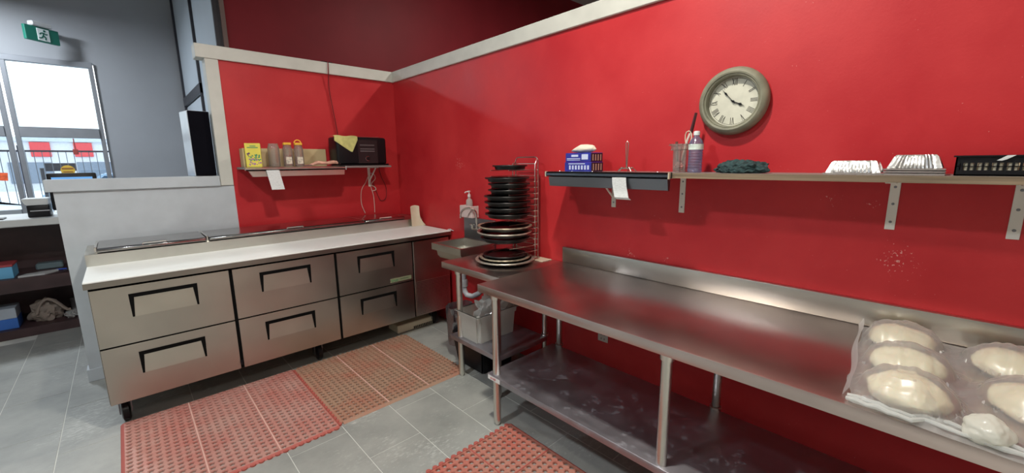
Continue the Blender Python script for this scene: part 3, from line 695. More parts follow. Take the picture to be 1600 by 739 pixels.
# ================================================================== HAND SINK
t = thing('hand_sink', (-.2, -1.37, .8), 'small wall mounted stainless steel hand sink with gooseneck tap', 'sink')
b = NB()   # rim + sides as a pan
X0, X1, Y0, Y1 = -.36, -.02, -1.57, -1.17
def ringf(b, r0, z0, r1, z1):
    a = [b.verts.new((x, y, z0)) for x, y in r0]; c = [b.verts.new((x, y, z1)) for x, y in r1]
    for i in range(4): b.faces.new((a[i], a[(i+1) % 4], c[(i+1) % 4], c[i]))
    return a, c
R = lambda i: [(X0+i, Y0+i), (X1-i, Y0+i), (X1-i, Y1-i), (X0+i, Y1-i)]
ringf(b, R(0), .812, R(0), .866); ringf(b, R(0), .866, R(.02), .866); ringf(b, R(.02), .866, R(.035), .76)
a, c = ringf(b, R(.035), .76, R(.06), .752); b.faces.new(c)
ringf(b, R(0), .812, R(.03), .80); ringf(b, R(.03), .80, R(.045), .745); a, c = ringf(b, R(.045), .745, R(.07), .74); b.faces.new(c)
bmesh.ops.remove_doubles(b, verts=b.verts, dist=1e-4)
obj('basin', b, ST_BACK, t)
obj('splash_plate', bx(NB(), -.02, -.002, -1.57, -1.165, .80, 1.05, .003), ST_DARK, t)
b = NB(); lathe(b, [(.0, .753), (.025, .753), (.028, .757), (.02, .758), (0, .754)], (-.19, -1.37, 0), 20); obj('drain', b, CHROME, t)
tap = NB(); cx, cy, z = -.055, -1.39, .96
bx(tap, -.06, -.02, -1.45, -1.32, .955, .975, .004)
f = obj('tap', tap, CHROME, t)
pts = [(cx, cy, .97), (cx, cy, 1.09)]+[(cx-.055+.055*math.cos(a), cy+.035-.035*math.cos(a), 1.09+.055*math.sin(a)) for a in [PI*i/8 for i in range(1, 9)]]+[(cx-.11, cy+.07, 1.065)]
b = NB(); tube(b, pts, .008, 10); obj('spout', b, CHROME, f)
for yy in (-1.335, -1.44):
    b = NB(); tube(b, [(-.055, yy, .972), (-.055, yy, 1.0)], .012, 10)
    for a in range(4): tube(b, [(-.055, yy, 1.0), (-.055+.026*math.cos(a*PI/2+.5), yy+.026*math.sin(a*PI/2+.5), 1.0)], .006, 8)
    obj('tap_handle', b, CHROME, f)
PIPE = plain('grey_plastic_pipe', (.45, .47, .50), .4)
b = NB(); tube(b, [(-.19, -1.37, .745), (-.19, -1.37, .52), (-.19, -1.375, .46), (-.185, -1.40, .43), (-.16, -1.44, .42), (-.12, -1.47, .44), (-.08, -1.49, .48), (-.004, -1.50, .49)], [.022]*8, 14)
obj('drain_pipe', b, PIPE, t)
b = NB(); lathe(b, [(.022, .50), (.032, .50), (.034, .54), (.030, .56), (.022, .56)], (-.19, -1.37, 0), 18); lathe(b, [(.022, .60), (.029, .60), (.03, .625), (.022, .63)], (-.19, -1.37, 0), 18)
obj('pipe_nut', b, PAPER, t)
b = NB(); tube(b, [(-.02, -1.50, .66), (-.12, -1.52, .65), (-.2, -1.60, .64), (-.12, -1.68, .60), (-.01, -1.70, .6)], .012, 8); obj('supply_hose', b, plain('dark_hose', (.04, .04, .05), .4), t)
# soap
t = thing('soap_dispenser', (-.045, -1.27, 1.05), 'white pump soap bottle in a pale wall holder above the sink', 'soap dispenser')
b = NB(); bx(b, -.075, -.065, -1.355, -1.185, 1.055, 1.155, .003); bx(b, -.065, -.001, -1.355, -1.345, 1.055, 1.155, .003); bx(b, -.065, -.001, -1.195, -1.185, 1.055, 1.155, .003); bx(b, -.065, -.001, -1.345, -1.195, 1.055, 1.063)
obj('holder', b, plain('pale_pink_plastic', (.60, .48, .46), .4), t)
b = NB(); lathe(b, [(0, .0), (.026, .0), (.028, .01), (.028, .12), (.024, .14), (.012, .15), (.012, .165), (0, .165)], (-.034, -1.27, 1.0635), 20); obj('bottle', b, MILKY, t)
b = NB(); lathe(b, [(0, 0), (.013, 0), (.013, .02), (.005, .022), (.005, .04), (.012, .042), (.012, .05), (0, .05)], (-.034, -1.27, 1.229), 14); tube(b, [(-.034, -1.27, 1.273), (-.065, -1.262, 1.27), (-.072, -1.26, 1.262)], .005, 8)
obj('pump', b, plain('white_pump', (.7, .68, .66), .4), t)
b = NB(); bx(b, -.03, -.003, -1.30, -1.18, 1.051, 1.054, .0); bx(b, -.03, -.022, -1.30, -1.18, 1.054, 1.066, .001)
tag(obj('scrub_brush', b, BLACK), 'dark scrub brush lying on the sink plate edge', 'brush')

# ================================================================== PAN RACK AND PIZZA PANS
RY0, RY1, RX = -2.105, -1.885, -.075
t = thing('pan_rack', (-.25, -1.99, .829), 'tall chrome wire pan rack holding black pizza pans', 'rack')
b = NB(); ZT = 1.545; ZB = .835
tube(b, [(RX, RY1, ZB), (RX, RY1, ZT-.02), (RX, RY1-.015, ZT-.003), (RX, RY1-.03, ZT), (RX, RY0+.03, ZT), (RX, RY0+.015, ZT-.003), (RX, RY0, ZT-.02), (RX, RY0, ZB)], .0042, 8)
tube(b, [(RX-.03, RY0, ZB+.03), (RX-.03, RY0, ZT-.05), (RX-.015, RY0, ZT-.02), (RX, RY0, ZT-.02)], .0036, 8)
tube(b, [(RX-.03, RY1, ZB+.03), (RX-.03, RY1, ZT-.05), (RX, RY1, ZT-.03)], .0036, 8)
obj('upright_frame', b, WIRE, t)
b = NB()
tube(b, [(RX, RY0, ZB+.004), (-.30, RY0, ZB+.004), (-.34, RY0+.04, ZB+.004), (-.34, RY1-.04, ZB+.004), (-.30, RY1, ZB+.004), (RX, RY1, ZB+.004)], .0042, 8)
obj('base_loop', b, WIRE, t)
src = None
RUNG = [1.500, 1.458, 1.418, 1.378, 1.338, 1.298, 1.258, 1.218, 1.178, 1.138, 1.098, 1.058, 1.018, .978, .938, .898]
for k, z in enumerate(RUNG):
    b = NB()
    if k == 0: tube(b, [(RX-.03, RY0, z), (RX, RY0, z), (RX, RY1, z), (RX-.03, RY1, z)], .003, 6)
    else:
        L = -.33
        tube(b, [(L, RY0+.02, z), (RX-.03, RY0, z), (RX, RY0, z), (RX, RY1, z), (RX-.03, RY1, z), (L, RY1-.02, z)], .0028, 6)
    obj('wire_shelf', b, WIRE, t)
def pan(z, r, cx, cy, rimmat, label, tilt=(0, 0), lip=.027, grp='pizza pans on the rack'):
    t = thing('pizza_pan', (cx, cy, z), label, 'pan', grp)
    t.rotation_euler = (tilt[0], tilt[1], 0)
    b = NB(); lathe(b, [(0, .0), (r*.84, .0), (r*.90, lip*.9), (r*.90, lip*.9+.002), (r*.83, .002), (0, .002)], seg=40); obj('pan_body', b, PANM, t, local=True)
    b = NB(); lathe(b, [(r*.90, lip*.9), (r*.985, lip), (r, lip-.006), (r*1.004, lip), (r*.99, lip+.003), (r*.90, lip*.9+.0025)], seg=40); obj('rim', b, rimmat, t, local=True)
    return t
pans = [  # z, radius, cx, rim
 (1.459, .118, -.235, PANM, 'small black pizza pan, topmost on the wire rack'),
 (1.379, .150, -.262, PANM, 'thin black pizza pan second from the top of the rack'),
 (1.339, .142, -.245, PANM, 'black pizza pan below the thin tilted one, upper group'),
 (1.299, .142, -.247, PANM, 'lowest black pizza pan of the upper group'),
 (1.259, .156, -.265, PANM, 'topmost pan of the middle group, wide and black'),
 (1.219, .156, -.262, PANM, 'second pan of the middle group on the rack'),
 (1.179, .154, -.258, PANM, 'third pan of the middle group on the rack'),
 (1.139, .156, -.260, PANM, 'lowest pan of the middle group on the rack'),
 (1.059, .186, -.290, PANT, 'brown rimmed pizza pan, topmost of the lower group'),
 (1.019, .186, -.294, PANL, 'pale rimmed black pan under the brown rimmed one'),
]
for (z, r, cx, rm, lb) in pans:
    pan(z+.0035, r, cx, -1.995, rm, lb)
pan(.983, .17, -.285, -1.995, PANM, 'lowest black pan of the lower group on the rack')
for i, (z, r, rm, lb) in enumerate(((.8445, .205, PANL, 'large pale rimmed pan lying on the small table'), (.861, .175, PANT, 'brown rimmed pan nested in the pan on the small table'), (.877, .150, PANM, 'plain black pan on top of the pans on the small table'))):
    pan(z, r, -.283, -1.985, rm, lb, lip=.013, grp='pans stacked on the small table')
t = thing('baking_board', (-.06, -2.06, .829), 'pale flat board under the pan rack by the wall', 'board')
obj('board', bx(NB(), -.11, -.012, -2.18, -2.0, .8292, .833, .001), plain('pale_board', (.6, .52, .4), .5), t)

# ================================================================== UNDER THE SMALL TABLE
t = thing('storage_tote', (-.35, -1.92, .30), 'milky plastic tote on the lower shelf of the small table', 'tub')
def tote(x0, x1, y0, y1, z0, z1, fl_, w_):
    b = NB()
    o4 = lambda i, z: [(x0-i, y0-i, z), (x1+i, y0-i, z), (x1+i, y1+i, z), (x0-i, y1+i, z)]
    loops = [o4(0, z0), o4(fl_*.75, z0+(z1-z0)*.78), o4(fl_*.75+.007, z0+(z1-z0)*.80), o4(fl_+.007, z1-.008), o4(fl_+.013, z1-.006), o4(fl_+.013, z1), o4(fl_, z1), o4(fl_-w_, z1-.006), o4(-w_, z0+w_)]
    vv = [[b.verts.new(p) for p in L] for L in loops]
    for A, B in zip(vv, vv[1:]):
        for i in range(4): b.faces.new((A[i], A[(i+1) % 4], B[(i+1) % 4], B[i]))
    b.faces.new(vv[0]); b.faces.new(vv[-1])
    es = [e for e in b.edges if abs((e.verts[0].co-e.verts[1].co).normalized().z) > .35]
    bmesh.ops.bevel(b, geom=es, offset=.02, segments=3, affect='EDGES')
    return b
obj('tub', tote(-.545, -.21, -2.00, -1.79, .3015, .50, .014, .004), MILKY, t)
b = lump(NB(), (-.33, -1.90, .46), (.13, .085, .13), 5, .6, 2.6, .32); tag(obj('plastic_liner', b, BAGK), 'crumpled clear plastic bag stuffed in the milky tote', 'bag')
t = thing('waste_bin', (-.33, -1.62, 0), 'black waste bin with a plastic liner beside the small table', 'bin')
b = NB(); hexa(b, [(-.44, -1.90, 0), (-.15, -1.90, 0), (-.15, -1.60, 0), (-.44, -1.60, 0)], [(-.46, -1.93, .255), (-.13, -1.93, .255), (-.13, -1.55, .255), (-.46, -1.55, .255)])
bmesh.ops.bevel(b, geom=list(b.edges), offset=.012, segments=2, affect='EDGES'); obj('bin_body', b, BLACK, t)
b = NB()
def lin(u, v):
    a = u*2*PI; x = -.34+.10*math.cos(a)*(1+.15*v); y = -1.50+.07*math.sin(a)*(1+.2*v); w = .010*noise.noise(Vector((math.cos(a)*5, math.sin(a)*5, v*4)))
    return Vector((x+w, y+w, .10+.31*v+.02*noise.noise(Vector((math.cos(a)*3, math.sin(a)*3, 3)))))
sheet(b, lin, 40, 10)
obj('bin_liner', b, glass('grey_liner', (.35, .35, .38), .25, .15, .25, (.25, .25, .28)), t)

# ================================================================== OUTLET
t = thing('wall_outlet', (-.004, -2.617, .35), 'pale wall outlet under the long worktable', 'outlet')
obj('plate', bx(NB(), -.007, 0, -2.655, -2.58, .352, .425, .002), plain('outlet_plate', (.62, .60, .56), .4), t)
b = NB()
for zz in (.372, .402):
    for yy in (-2.63, -2.606): bx(b, -.0078, -.0068, yy-.002, yy+.002, zz-.006, zz+.006)
obj('socket_slots', b, BLACK, t)

# ================================================================== SHELF ON THE RIGHT WALL
t = thing('wall_shelf', (-.12, -3.3, 1.42), 'long wood edged shelf board on the right red wall', 'shelf')
b = NB(); bx(b, -.255, -.002, -4.7, -2.33, 1.428, 1.452, .001); obj('board', b, WOODTOP, t)
obj('edge_banding', bx(NB(), -.2568, -.2552, -4.7, -3.06, 1.428, 1.452), WOODSH, t)
BRW = plain('white_bracket', (.70, .68, .62), .4)
def bracket_x(y, zb, d=.2, w=.030):
    b = NB(); bx(b, -.005, -.0005, y-w/2, y+w/2, zb, 1.427, .001); bx(b, -d, -.005, y-w/2, y+w/2, 1.422, 1.4272, .001)
    br = tag(obj('shelf_bracket', b, BRW), '', 'bracket', 'white brackets under the right wall shelf')
    b = NB()
    for zz in (zb+.03, zb+.10, zb+.165):
        bm2 = lathe(NB(), [(0, 0), (.005, 0), (.004, .0015), (0, .002)], seg=10); bmesh.ops.transform(bm2, matrix=Matrix.Translation((-.0051, y, zz)) @ Matrix.Rotation(-PI/2, 4, 'Y'), verts=bm2.verts)
        me = bpy.data.meshes.new('x'); bm2.to_mesh(me); bm2.free(); b.from_mesh(me); bpy.data.meshes.remove(me)
    obj('screws', b, GREYAL, br)
    return br
for y, lb in ((-2.665, 'white bracket behind the hanging receipt under the dark ticket rail'), (-3.085, 'white bracket under the shelf below the water bottle'), (-3.913, 'white bracket under the shelf below the foil pans'), (-4.222, 'white bracket under the shelf below the black basket')):
    o = bracket_x(y, 1.236); o['label'] = lb
    if y == -2.665:
        b = NB(); tube(b, [(-.006, y+.008, 1.30), (-.15, y+.008, 1.418)], .006, 6); obj('brace', b, BRW, o)
# dark ticket rail on the shelf's left end
t = thing('ticket_rail', (-.30, -2.74, 1.37), 'dark blue grey metal ticket rail along the right wall shelf', 'ticket rail')
DK = steel('blue_grey_metal', (.16, .185, .22), .3, (1, 1, 12), .1)
b = NB(); prism(b, [(-.257, -2.38, 1.428), (-.285, -2.38, 1.425), (-.300, -2.38, 1.433), (-.300, -2.38, 1.445), (-.285, -2.38, 1.453), (-.257, -2.38, 1.455)], (0, -.765, 0)); obj('rail', b, DK, t)
obj('rail_groove', bx(NB(), -.3005, -.285, -3.14, -2.385, 1.446, 1.4535), GASKET, t)
b = NB(); prism(b, [(-.262, -2.395, 1.424), (-.292, -2.395, 1.424), (-.282, -2.395, 1.370), (-.268, -2.395, 1.368), (-.262, -2.395, 1.39)], (0, -.745, 0)); obj('lower_trough', b, ST_DARK, t)
b = NB()
for yy in (-2.47, -2.56, -2.70, -3.08): lathe(b, [(0, 0), (.006, 0), (.005, .003), (0, .004)], (-.275, yy, 1.4552), 10)
obj('screws', b, CHROME, t)
b = NB(); bx(b, -.302, -.284, -3.150, -3.1455, 1.424, 1.455, .001); bx(b, -.302, -.284, -2.379, -2.375, 1.424, 1.455, .001); obj('end_caps', b, CREAMP, t)
def slip(name, f, label, w=14):
    b = NB(); sheet(b, f, 3, w, .0008); return tag(obj(name, b, PAPER), label, 'receipt')
slip('receipt', lambda u, v: Vector((-.3035-.012*max(0, v-.6)**1.2*3+.10*max(0, v-.85)**1*1.0, -2.845-.082*u-.03*v**2, 1.428-.118*v+.05*max(0, v-.88))), 'white receipt strip curling down from the dark ticket rail')
# items on that shelf
ZS = 1.4525
BLUEBOX = plain('blue_print_card', (.02, .025, .28), .45, var=.3, scale=25)
LTEXT = plain('pale_print', (.55, .60, .80), .5)
for i, (z0, z1, y1_, y0_, lb) in enumerate(((ZS, ZS+.055, -2.446, -2.640, 'blue printed glove box, lower of the two'), (ZS+.0555, ZS+.108, -2.452, -2.636, 'blue printed glove box, upper of the two'))):
    t = thing('glove_box', (-.15, -2.54, z0), lb, 'box', 'glove boxes on the shelf')
    obj('carton', bx(NB(), -.205, -.09, y0_, y1_, z0, z1, .002), BLUEBOX, t)
    obj('end_flap', bx(NB(), -.204, -.092, y0_-.0012, y0_-.0002, z0+.003, z1-.003), plain('dark_end', (.03, .01, .03), .5, var=.4, scale=40), t)
    b = NB()
    if i == 0:
        for k in range(7): yy = y1_-.035-.022*k; bx(b, -.2062, -.2052, yy-.012, yy, z0+.012, z0+.036)
        bx(b, -.2062, -.2052, y1_-.15, y1_-.03, z0+.043, z0+.048)
    else:
        bx(b, -.2062, -.2052, y1_-.11, y1_-.012, z0+.018, z0+.022); bx(b, -.2062, -.2052, y1_-.11, y1_-.012, z0+.010, z0+.013); bx(b, -.2062, -.2052, y1_-.095, y1_-.045, z0+.03, z0+.042); bx(b, -.2062, -.2052, y1_-.165, y1_-.12, z0+.014, z0+.044)
    obj('print', b, LTEXT, t)
    b = NB()
    for k in range(4): xx = -.19+.025*k; bx(b, xx, xx+.008, y0_-.0024, y0_-.0014, z0+.008, z1-.010)
    obj('side_print', b, plain('tan_print', (.6, .4, .3), .5), t)
b = lump(NB(), (-.155, -2.545, ZS+.132), (.035, .085, .026), 2, .14, 1.2, ZS+.1085); 
for v in b.verts:
    if v.co.y > -2.53: v.co.z = ZS+.1085+(v.co.z-ZS-.1085)*max(.2, 1-(v.co.y+2.53)*9)
tag(obj('folded_cloth', b, plain('cream_cloth', (.70, .64, .52), .8, bump=.2)), 'cream folded cloth on top of the blue glove boxes', 'cloth')
# wire pan gripper / tripod stand
b = NB()
tube(b, [(-.15, -2.833, ZS+.018), (-.15, -2.826, ZS+.155), (-.15, -2.833, ZS+.162), (-.15, -2.841, ZS+.155), (-.15, -2.836, ZS+.018)], .0028, 6)
for a in range(5):
    q = a*2*PI/5+.3; tube(b, [(-.15, -2.834, ZS+.02), (-.15+.03*math.cos(q), -2.834+.032*math.sin(q), ZS+.024), (-.15+.045*math.cos(q), -2.834+.055*math.sin(q), ZS+.003)], .0028, 6)
tube(b, [(-.15+.032*math.cos(k*PI/10), -2.834+.038*math.sin(k*PI/10), ZS+.018) for k in range(20)], .0025, 6, closed=True)
tag(obj('pizza_saver_stand', b, WIRE), 'thin wire stand with splayed feet beside the glove boxes', 'stand')
# jar of tools
t = thing('tool_jar', (-.12, -3.115, ZS), 'square clear jar of utensils beside the water bottle', 'jar')
obj('jar', tote(-.148, -.092, -3.146, -3.084, ZS, ZS+.138, .003, .003), CLEARP, t)
b = lump(NB(), (-.12, -3.115, ZS+.028), (.022, .024, .022), 4, .3, 3, ZS+.004); obj('pink_contents', b, plain('pinkish_wrap', (.5, .22, .2), .5), t)
def tool(p0, p1, r, mat, nm, lb, cat):
    b = NB(); tube(b, [p0, (Vector(p0)+Vector(p1))/2, p1], r, 8); return tag(obj(nm, b, mat), lb, cat)
tool((-.12, -3.102, ZS+.052), (-.115, -3.09, ZS+.150), .007, plain('brown_handle', (.12, .04, .03), .5), 'knife_handle', 'brown knife handle leaning in the clear jar', 'knife')
t = thing('pizza_cutter', (-.105, -3.12, ZS+.06), 'long dark handled tool rising out of the clear jar', 'utensil')
b = NB(); tube(b, [(-.115, -3.123, ZS+.055), (-.10, -3.135, ZS+.15), (-.09, -3.145, ZS+.19)], .006, 8); obj('shaft', b, plain('pale_shaft', (.6, .5, .45), .4), t)
b = NB(); tube(b, [(-.088, -3.147, ZS+.19), (-.08, -3.163, ZS+.285)], [.009, .007], 8); obj('handle', b, plain('very_dark_red', (.05, .008, .010), .35), t)
b = NB(); tube(b, [(-.098+.004*math.sin(k), -3.14-.016*math.sin(k*2*PI/12), ZS+.165+.035*math.cos(k*2*PI/12)) for k in range(12)], .0028, 6, closed=True); obj('cord_loop', b, CREAMP, t)
# water bottle
t = thing('water_bottle', (-.12, -3.19, ZS), 'clear bluish ribbed water bottle with white cap on the shelf', 'bottle')
prof = [(0, .001), (.030, .001), (.033, .008)]
for k in range(7): z = .014+k*.013; prof += [(.0335, z), (.0305, z+.006)]
prof += [(.033, .106), (.033, .135), (.028, .15), (.014, .168), (.012, .172), (.012, .18), (0, .18)]
b = NB(); lathe(b, prof, (-.12, -3.190, ZS), 28); obj('bottle_body', b, glass('bluish_bottle', (.62, .68, .88), .16, .08, .22, (.50, .52, .75)), t)
b = NB(); lathe(b, [(.0337, .108), (.0342, .108), (.0342, .134), (.0337, .134)], (-.12, -3.190, ZS), 28); obj('label_band', b, plain('white_green_label', (.62, .70, .64), .5, var=.3, scale=30), t)
b = NB(); lathe(b, [(0, .176), (.0145, .176), (.0145, .192), (.012, .195), (0, .195)], (-.12, -3.190, ZS), 20); obj('cap', b, plain('white_cap', (.75, .78, .78), .4), t)
# dark green cloth
b = lump(NB(), (-.145, -3.405, ZS+.022), (.065, .108, .034), 6, .22, 1.7, ZS+.001, 5)
for v in b.verts:
    if v.co.z > ZS+.004: v.co.z += .003*math.sin(v.co.y*260+v.co.x*60)
tag(obj('dish_cloth', b, plain('dark_green_knit', (.022, .050, .052), .9, var=.6, scale=60, bump=.8, bscale=150)), 'crumpled dark green knit cloth on the wooden shelf', 'cloth')
# foil pans
def foil_pan(cy, z0, w, d, h, label, stack=1):
    t = thing('foil_pan', (-.14, cy, z0), label, 'foil pan', 'foil pans on the shelf')
    b = NB()
    o4 = lambda i, z: [(-.14-d/2+i, cy-w/2+i, z), (-.14+d/2-i, cy-w/2+i, z), (-.14+d/2-i, cy+w/2-i, z), (-.14-d/2+i, cy+w/2-i, z)]
    for s in range(stack):
        zz = z0+s*.008
        ls = [o4(0, zz), o4(-.002, zz+.005), o4(.006, zz+.0075)]
        vv = [[b.verts.new(p) for p in L] for L in ls]
        for A, B in zip(vv, vv[1:]):
            for i in range(4): b.faces.new((A[i], A[(i+1) % 4], B[(i+1) % 4], B[i]))
    obj('rolled_rim', b, FOIL, t)
    zz = z0+stack*.008-.002
    # corrugated inverted tray: side loops with flutes
    b = NB(); N = 28
    def loop(ins, z, amp):
        P_ = []
        for s_ in range(4):
            c0 = o4(ins, z)[s_]; c1 = o4(ins, z)[(s_+1) % 4]; nrm = Vector((c1[1]-c0[1], -(c1[0]-c0[0]), 0)).normalized()
            for k in range(N):
                f = k/N; a = amp*(1 if 3 < k < N-3 else 0)*(1 if k % 2 else -1)
                P_.append(Vector(c0)*(1-f)+Vector(c1)*f+nrm*a)
        return [b.verts.new(p) for p in P_]
    L0 = loop(.006, zz, .0015); L1 = loop(.020, zz+h*.85, .0015); L2 = loop(.026, zz+h, 0)
    for A, B in ((L0, L1), (L1, L2)):
        n = len(A)
        for i in range(n): b.faces.new((A[i], A[(i+1) % n], B[(i+1) % n], B[i]))
    b.faces.new(L2)
    obj('tray_body', b, FOIL, t)
foil_pan(-3.802, ZS, .172, .13, .044, 'inverted foil tray, lower one, nearer the green cloth')
foil_pan(-3.965, ZS, .150, .13, .046, 'stack of inverted foil trays beside the black basket', 3)
# black basket with slots
t = thing('black_basket', (-.13, -4.2, ZS), 'low black plastic basket with slotted sides on the shelf', 'basket')
b = NB(); y0, y1, xf, xb, zt = -4.36, -4.060, -.215, -.05, ZS+.060
bx(b, xf, xf+.004, y0, y1, ZS, ZS+.017); bx(b, xf, xf+.004, y0, y1, ZS+.040, zt)
n = 20; p_ = (y1-y0)/n
for k in range(n+1): yy = y1-k*p_; bx(b, xf, xf+.004, max(y0, yy-.0028 if k else yy-.010), min(y1, yy+.0028), ZS+.017, ZS+.040)
bx(b, xf, xf+.004, y0, y1, ZS+.028, ZS+.0305)
bx(b, xb-.004, xb, y0, y1, ZS, zt); bx(b, xf, xb, y1-.004, y1, ZS, zt); bx(b, xf, xb, y0, y0+.004, ZS, zt); bx(b, xf, xb, y0, y1, ZS, ZS+.004)
obj('basket_body', b, BLACK, t)
b = NB(); bx(b, xf-.006, xf+.006, y0-.004, y1+.004, zt-.002, zt+.003, .001); bx(b, xb-.006, xb+.004, y0-.004, y1+.004, zt-.002, zt+.003, .001); bx(b, xf, xb, y1-.002, y1+.006, zt-.002, zt+.003, .001)
obj('rim', b, BLACK, t)
b = NB(); prism(b, [(xf-.0064, -4.145, ZS+.047), (xf-.0064, -4.165, ZS+.062), (xf-.0064, -4.182, ZS+.0625), (xf-.0064, -4.165, ZS+.050), (xf-.0064, -4.155, ZS+.046)], (.0006, 0, 0)); obj('tape_scrap', b, PAPER, t)
# cream packets inside the basket
pm = plain('cream_packets', (.85, .78, .60), .6)
for k in range(9):
    b = NB(); yy = -4.09-k*.03; bx(b, -.209, -.08, yy-.011, yy+.011, ZS+.0045, ZS+.043, .003)
    tag(obj('sauce_packet', b, pm), 'cream packet standing in the black slotted basket', 'packet', 'packets in the basket')

# ================================================================== CLOCK
CL = Matrix(((0, 0, -1, -.002), (-1, 0, 0, -3.306), (0, 1, 0, 1.781), (0, 0, 0, 1)))
t = thing('wall_clock', (-.002, -3.306, 1.781), 'round wall clock with weathered grey green frame and roman numerals', 'clock')
t.matrix_world = CL
RIMC = plain('weathered_grey_green', (.20, .195, .14), .55, var=.3, scale=12, bump=.3, bscale=25)
b = NB(); lathe(b, [(.0, 0), (.148, .0), (.153, .008), (.154, .020), (.150, .034), (.141, .046), (.131, .051), (.124, .049), (.121, .043), (.118, .044), (.114, .041), (.112, .030), (.112, .008), (0, .008)], seg=72)
obj('frame', b, RIMC, t, local=True)
b = NB(); lathe(b, [(0, .009), (.1115, .009), (.1115, .0105), (0, .0105)], seg=64); obj('dial', b, plain('aged_cream_dial', (.60, .59, .49), .6, var=.08, scale=20), t, local=True)
INK = plain('dial_ink', (.03, .025, .02), .6)
def bar(b, x0, y0, x1, y1, w, z=.0108):
    d = Vector((x1-x0, y1-y0, 0)); nn = Vector((-d.y, d.x, 0)).normalized()*w/2; a = Vector((x0, y0, z)); c = Vector((x1, y1, z))
    prism(b, [a-nn, c-nn, c+nn, a+nn], (0, 0, .0008))
NUM = ['XII', 'I', 'II', 'III', 'IIII', 'V', 'VI', 'VII', 'VIII', 'IX', 'X', 'XI']
for h, s in enumerate(NUM):
    b = NB(); H = .030; W_ = {'I': .0058, 'V': .013, 'X': .014}; tot = sum(W_[c] for c in s); x = -tot/2
    for c in s:
        w = W_[c]
        if c == 'I': bar(b, x+w/2, -H/2, x+w/2, H/2, .0022)
        if c == 'V': bar(b, x+.002, H/2, x+w/2, -H/2, .0026); bar(b, x+w-.002, H/2, x+w/2, -H/2, .0012)
        if c == 'X': bar(b, x+.002, H/2, x+w-.002, -H/2, .0028); bar(b, x+w-.002, H/2, x+.002, -H/2, .0012)
        x += w
    a = -h*PI/6; bmesh.ops.transform(b, matrix=Matrix.Rotation(a, 4, 'Z') @ Matrix.Translation((0, .088, 0)), verts=b.verts)
    obj('numeral', b, INK, t, local=True)
b = NB(); 
for k in range(60):
    a = k*PI/30; bar(b, .1035*math.sin(a), .1035*math.cos(a), .106*math.sin(a), .106*math.cos(a), .0008)
tube(b, [(.105*math.cos(k*PI/30), .105*math.sin(k*PI/30), .0108) for k in range(60)], .0005, 4, closed=True)
obj('minute_track', b, INK, t, local=True)
def hand(ang, L, w, tail, z, nm):
    b = NB(); prism(b, [(-w*.35, -tail, z), (w*.35, -tail, z), (w*.5, L*.45, z), (w*1.5, L*.62, z), (w*.4, L*.74, z), (0, L, z), (-w*.4, L*.74, z), (-w*1.5, L*.62, z), (-w*.5, L*.45, z)], (0, 0, .001))
    bmesh.ops.transform(b, matrix=Matrix.Rotation(-ang, 4, 'Z'), verts=b.verts); obj(nm, b, BLACK, t, local=True)
hand(math.radians(116), .058, .0045, .012, .0150, 'hour_hand'); hand(math.radians(-42), .083, .003, .016, .0170, 'minute_hand')
b = NB(); lathe(b, [(0, .0108), (.005, .0108), (.005, .019), (0, .0195)], seg=16); obj('hub', b, BLACK, t, local=True)

# ================================================================== SHELF ON THE BACK WALL
t = thing('wall_shelf', (-.8, -.12, 1.475), 'grey shelf board on the red back partition above the fridge', 'shelf')
obj('board', bx(NB(), -1.452, -.205, -.255, -.002, 1.478, 1.496, .001), WOODTOP, t)
def bracket_y(x, zb, lb):
    b = NB(); bx(b, x-.013, x+.013, -.005, -.0005, zb, 1.477, .001); bx(b, x-.013, x+.013, -.2, -.005, 1.472, 1.4772, .001)
    o = tag(obj('shelf_bracket', b, BRW), lb, 'bracket', 'brackets under the back shelf')
    b = NB(); tube(b, [(x, -.006, zb+.06), (x, -.16, 1.470)], .007, 6); obj('brace', b, BRW, o)
bracket_y(-1.16, 1.30, 'white bracket behind the receipt on the back shelf'); bracket_y(-.325, 1.285, 'white bracket with cords under the toaster')
t = thing('ticket_rail', (-1.04, -.28, 1.42), 'bright steel ticket rail along the back partition shelf', 'ticket rail')
b = NB(); prism(b, [(-1.445, -.257, 1.470), (-1.445, -.282, 1.468), (-1.445, -.298, 1.476), (-1.445, -.298, 1.486), (-1.445, -.282, 1.494), (-1.445, -.257, 1.496)], (.775, 0, 0)); obj('rail', b, ST_PULL, t)
obj('rail_groove', bx(NB(), -1.44, -.675, -.2986, -.284, 1.4655, 1.4695), GASKET, t)
b = NB(); hexa(b, [(-1.40, -.292, 1.420), (-.685, -.292, 1.420), (-.685, -.262, 1.420), (-1.40, -.262, 1.420)], [(-1.425, -.290, 1.466), (-.68, -.290, 1.466), (-.68, -.262, 1.466), (-1.425, -.262, 1.466)]); obj('lower_trough', b, ST_PULL, t)
obj('end_cap', bx(NB(), -.670, -.6655, -.300, -.280, 1.462, 1.496, .001), PAPER, t)
slip('receipt', lambda u, v: Vector((-1.308+.094*u+.022*v, -.302-.02*v, 1.470-.155*v)), 'pale receipt strip hanging from the bright ticket rail')
ZB_ = 1.4965
b = NB(); bx(b, -1.405, -.735, -.016, -.004, ZB_, 1.650, .001); bx(b, -1.42, -1.405, -.12, -.004, ZB_, 1.645, .001)
tag(obj('card_backing', b, CARD), 'brown card strip standing against the wall at the back of the shelf', 'cardboard')
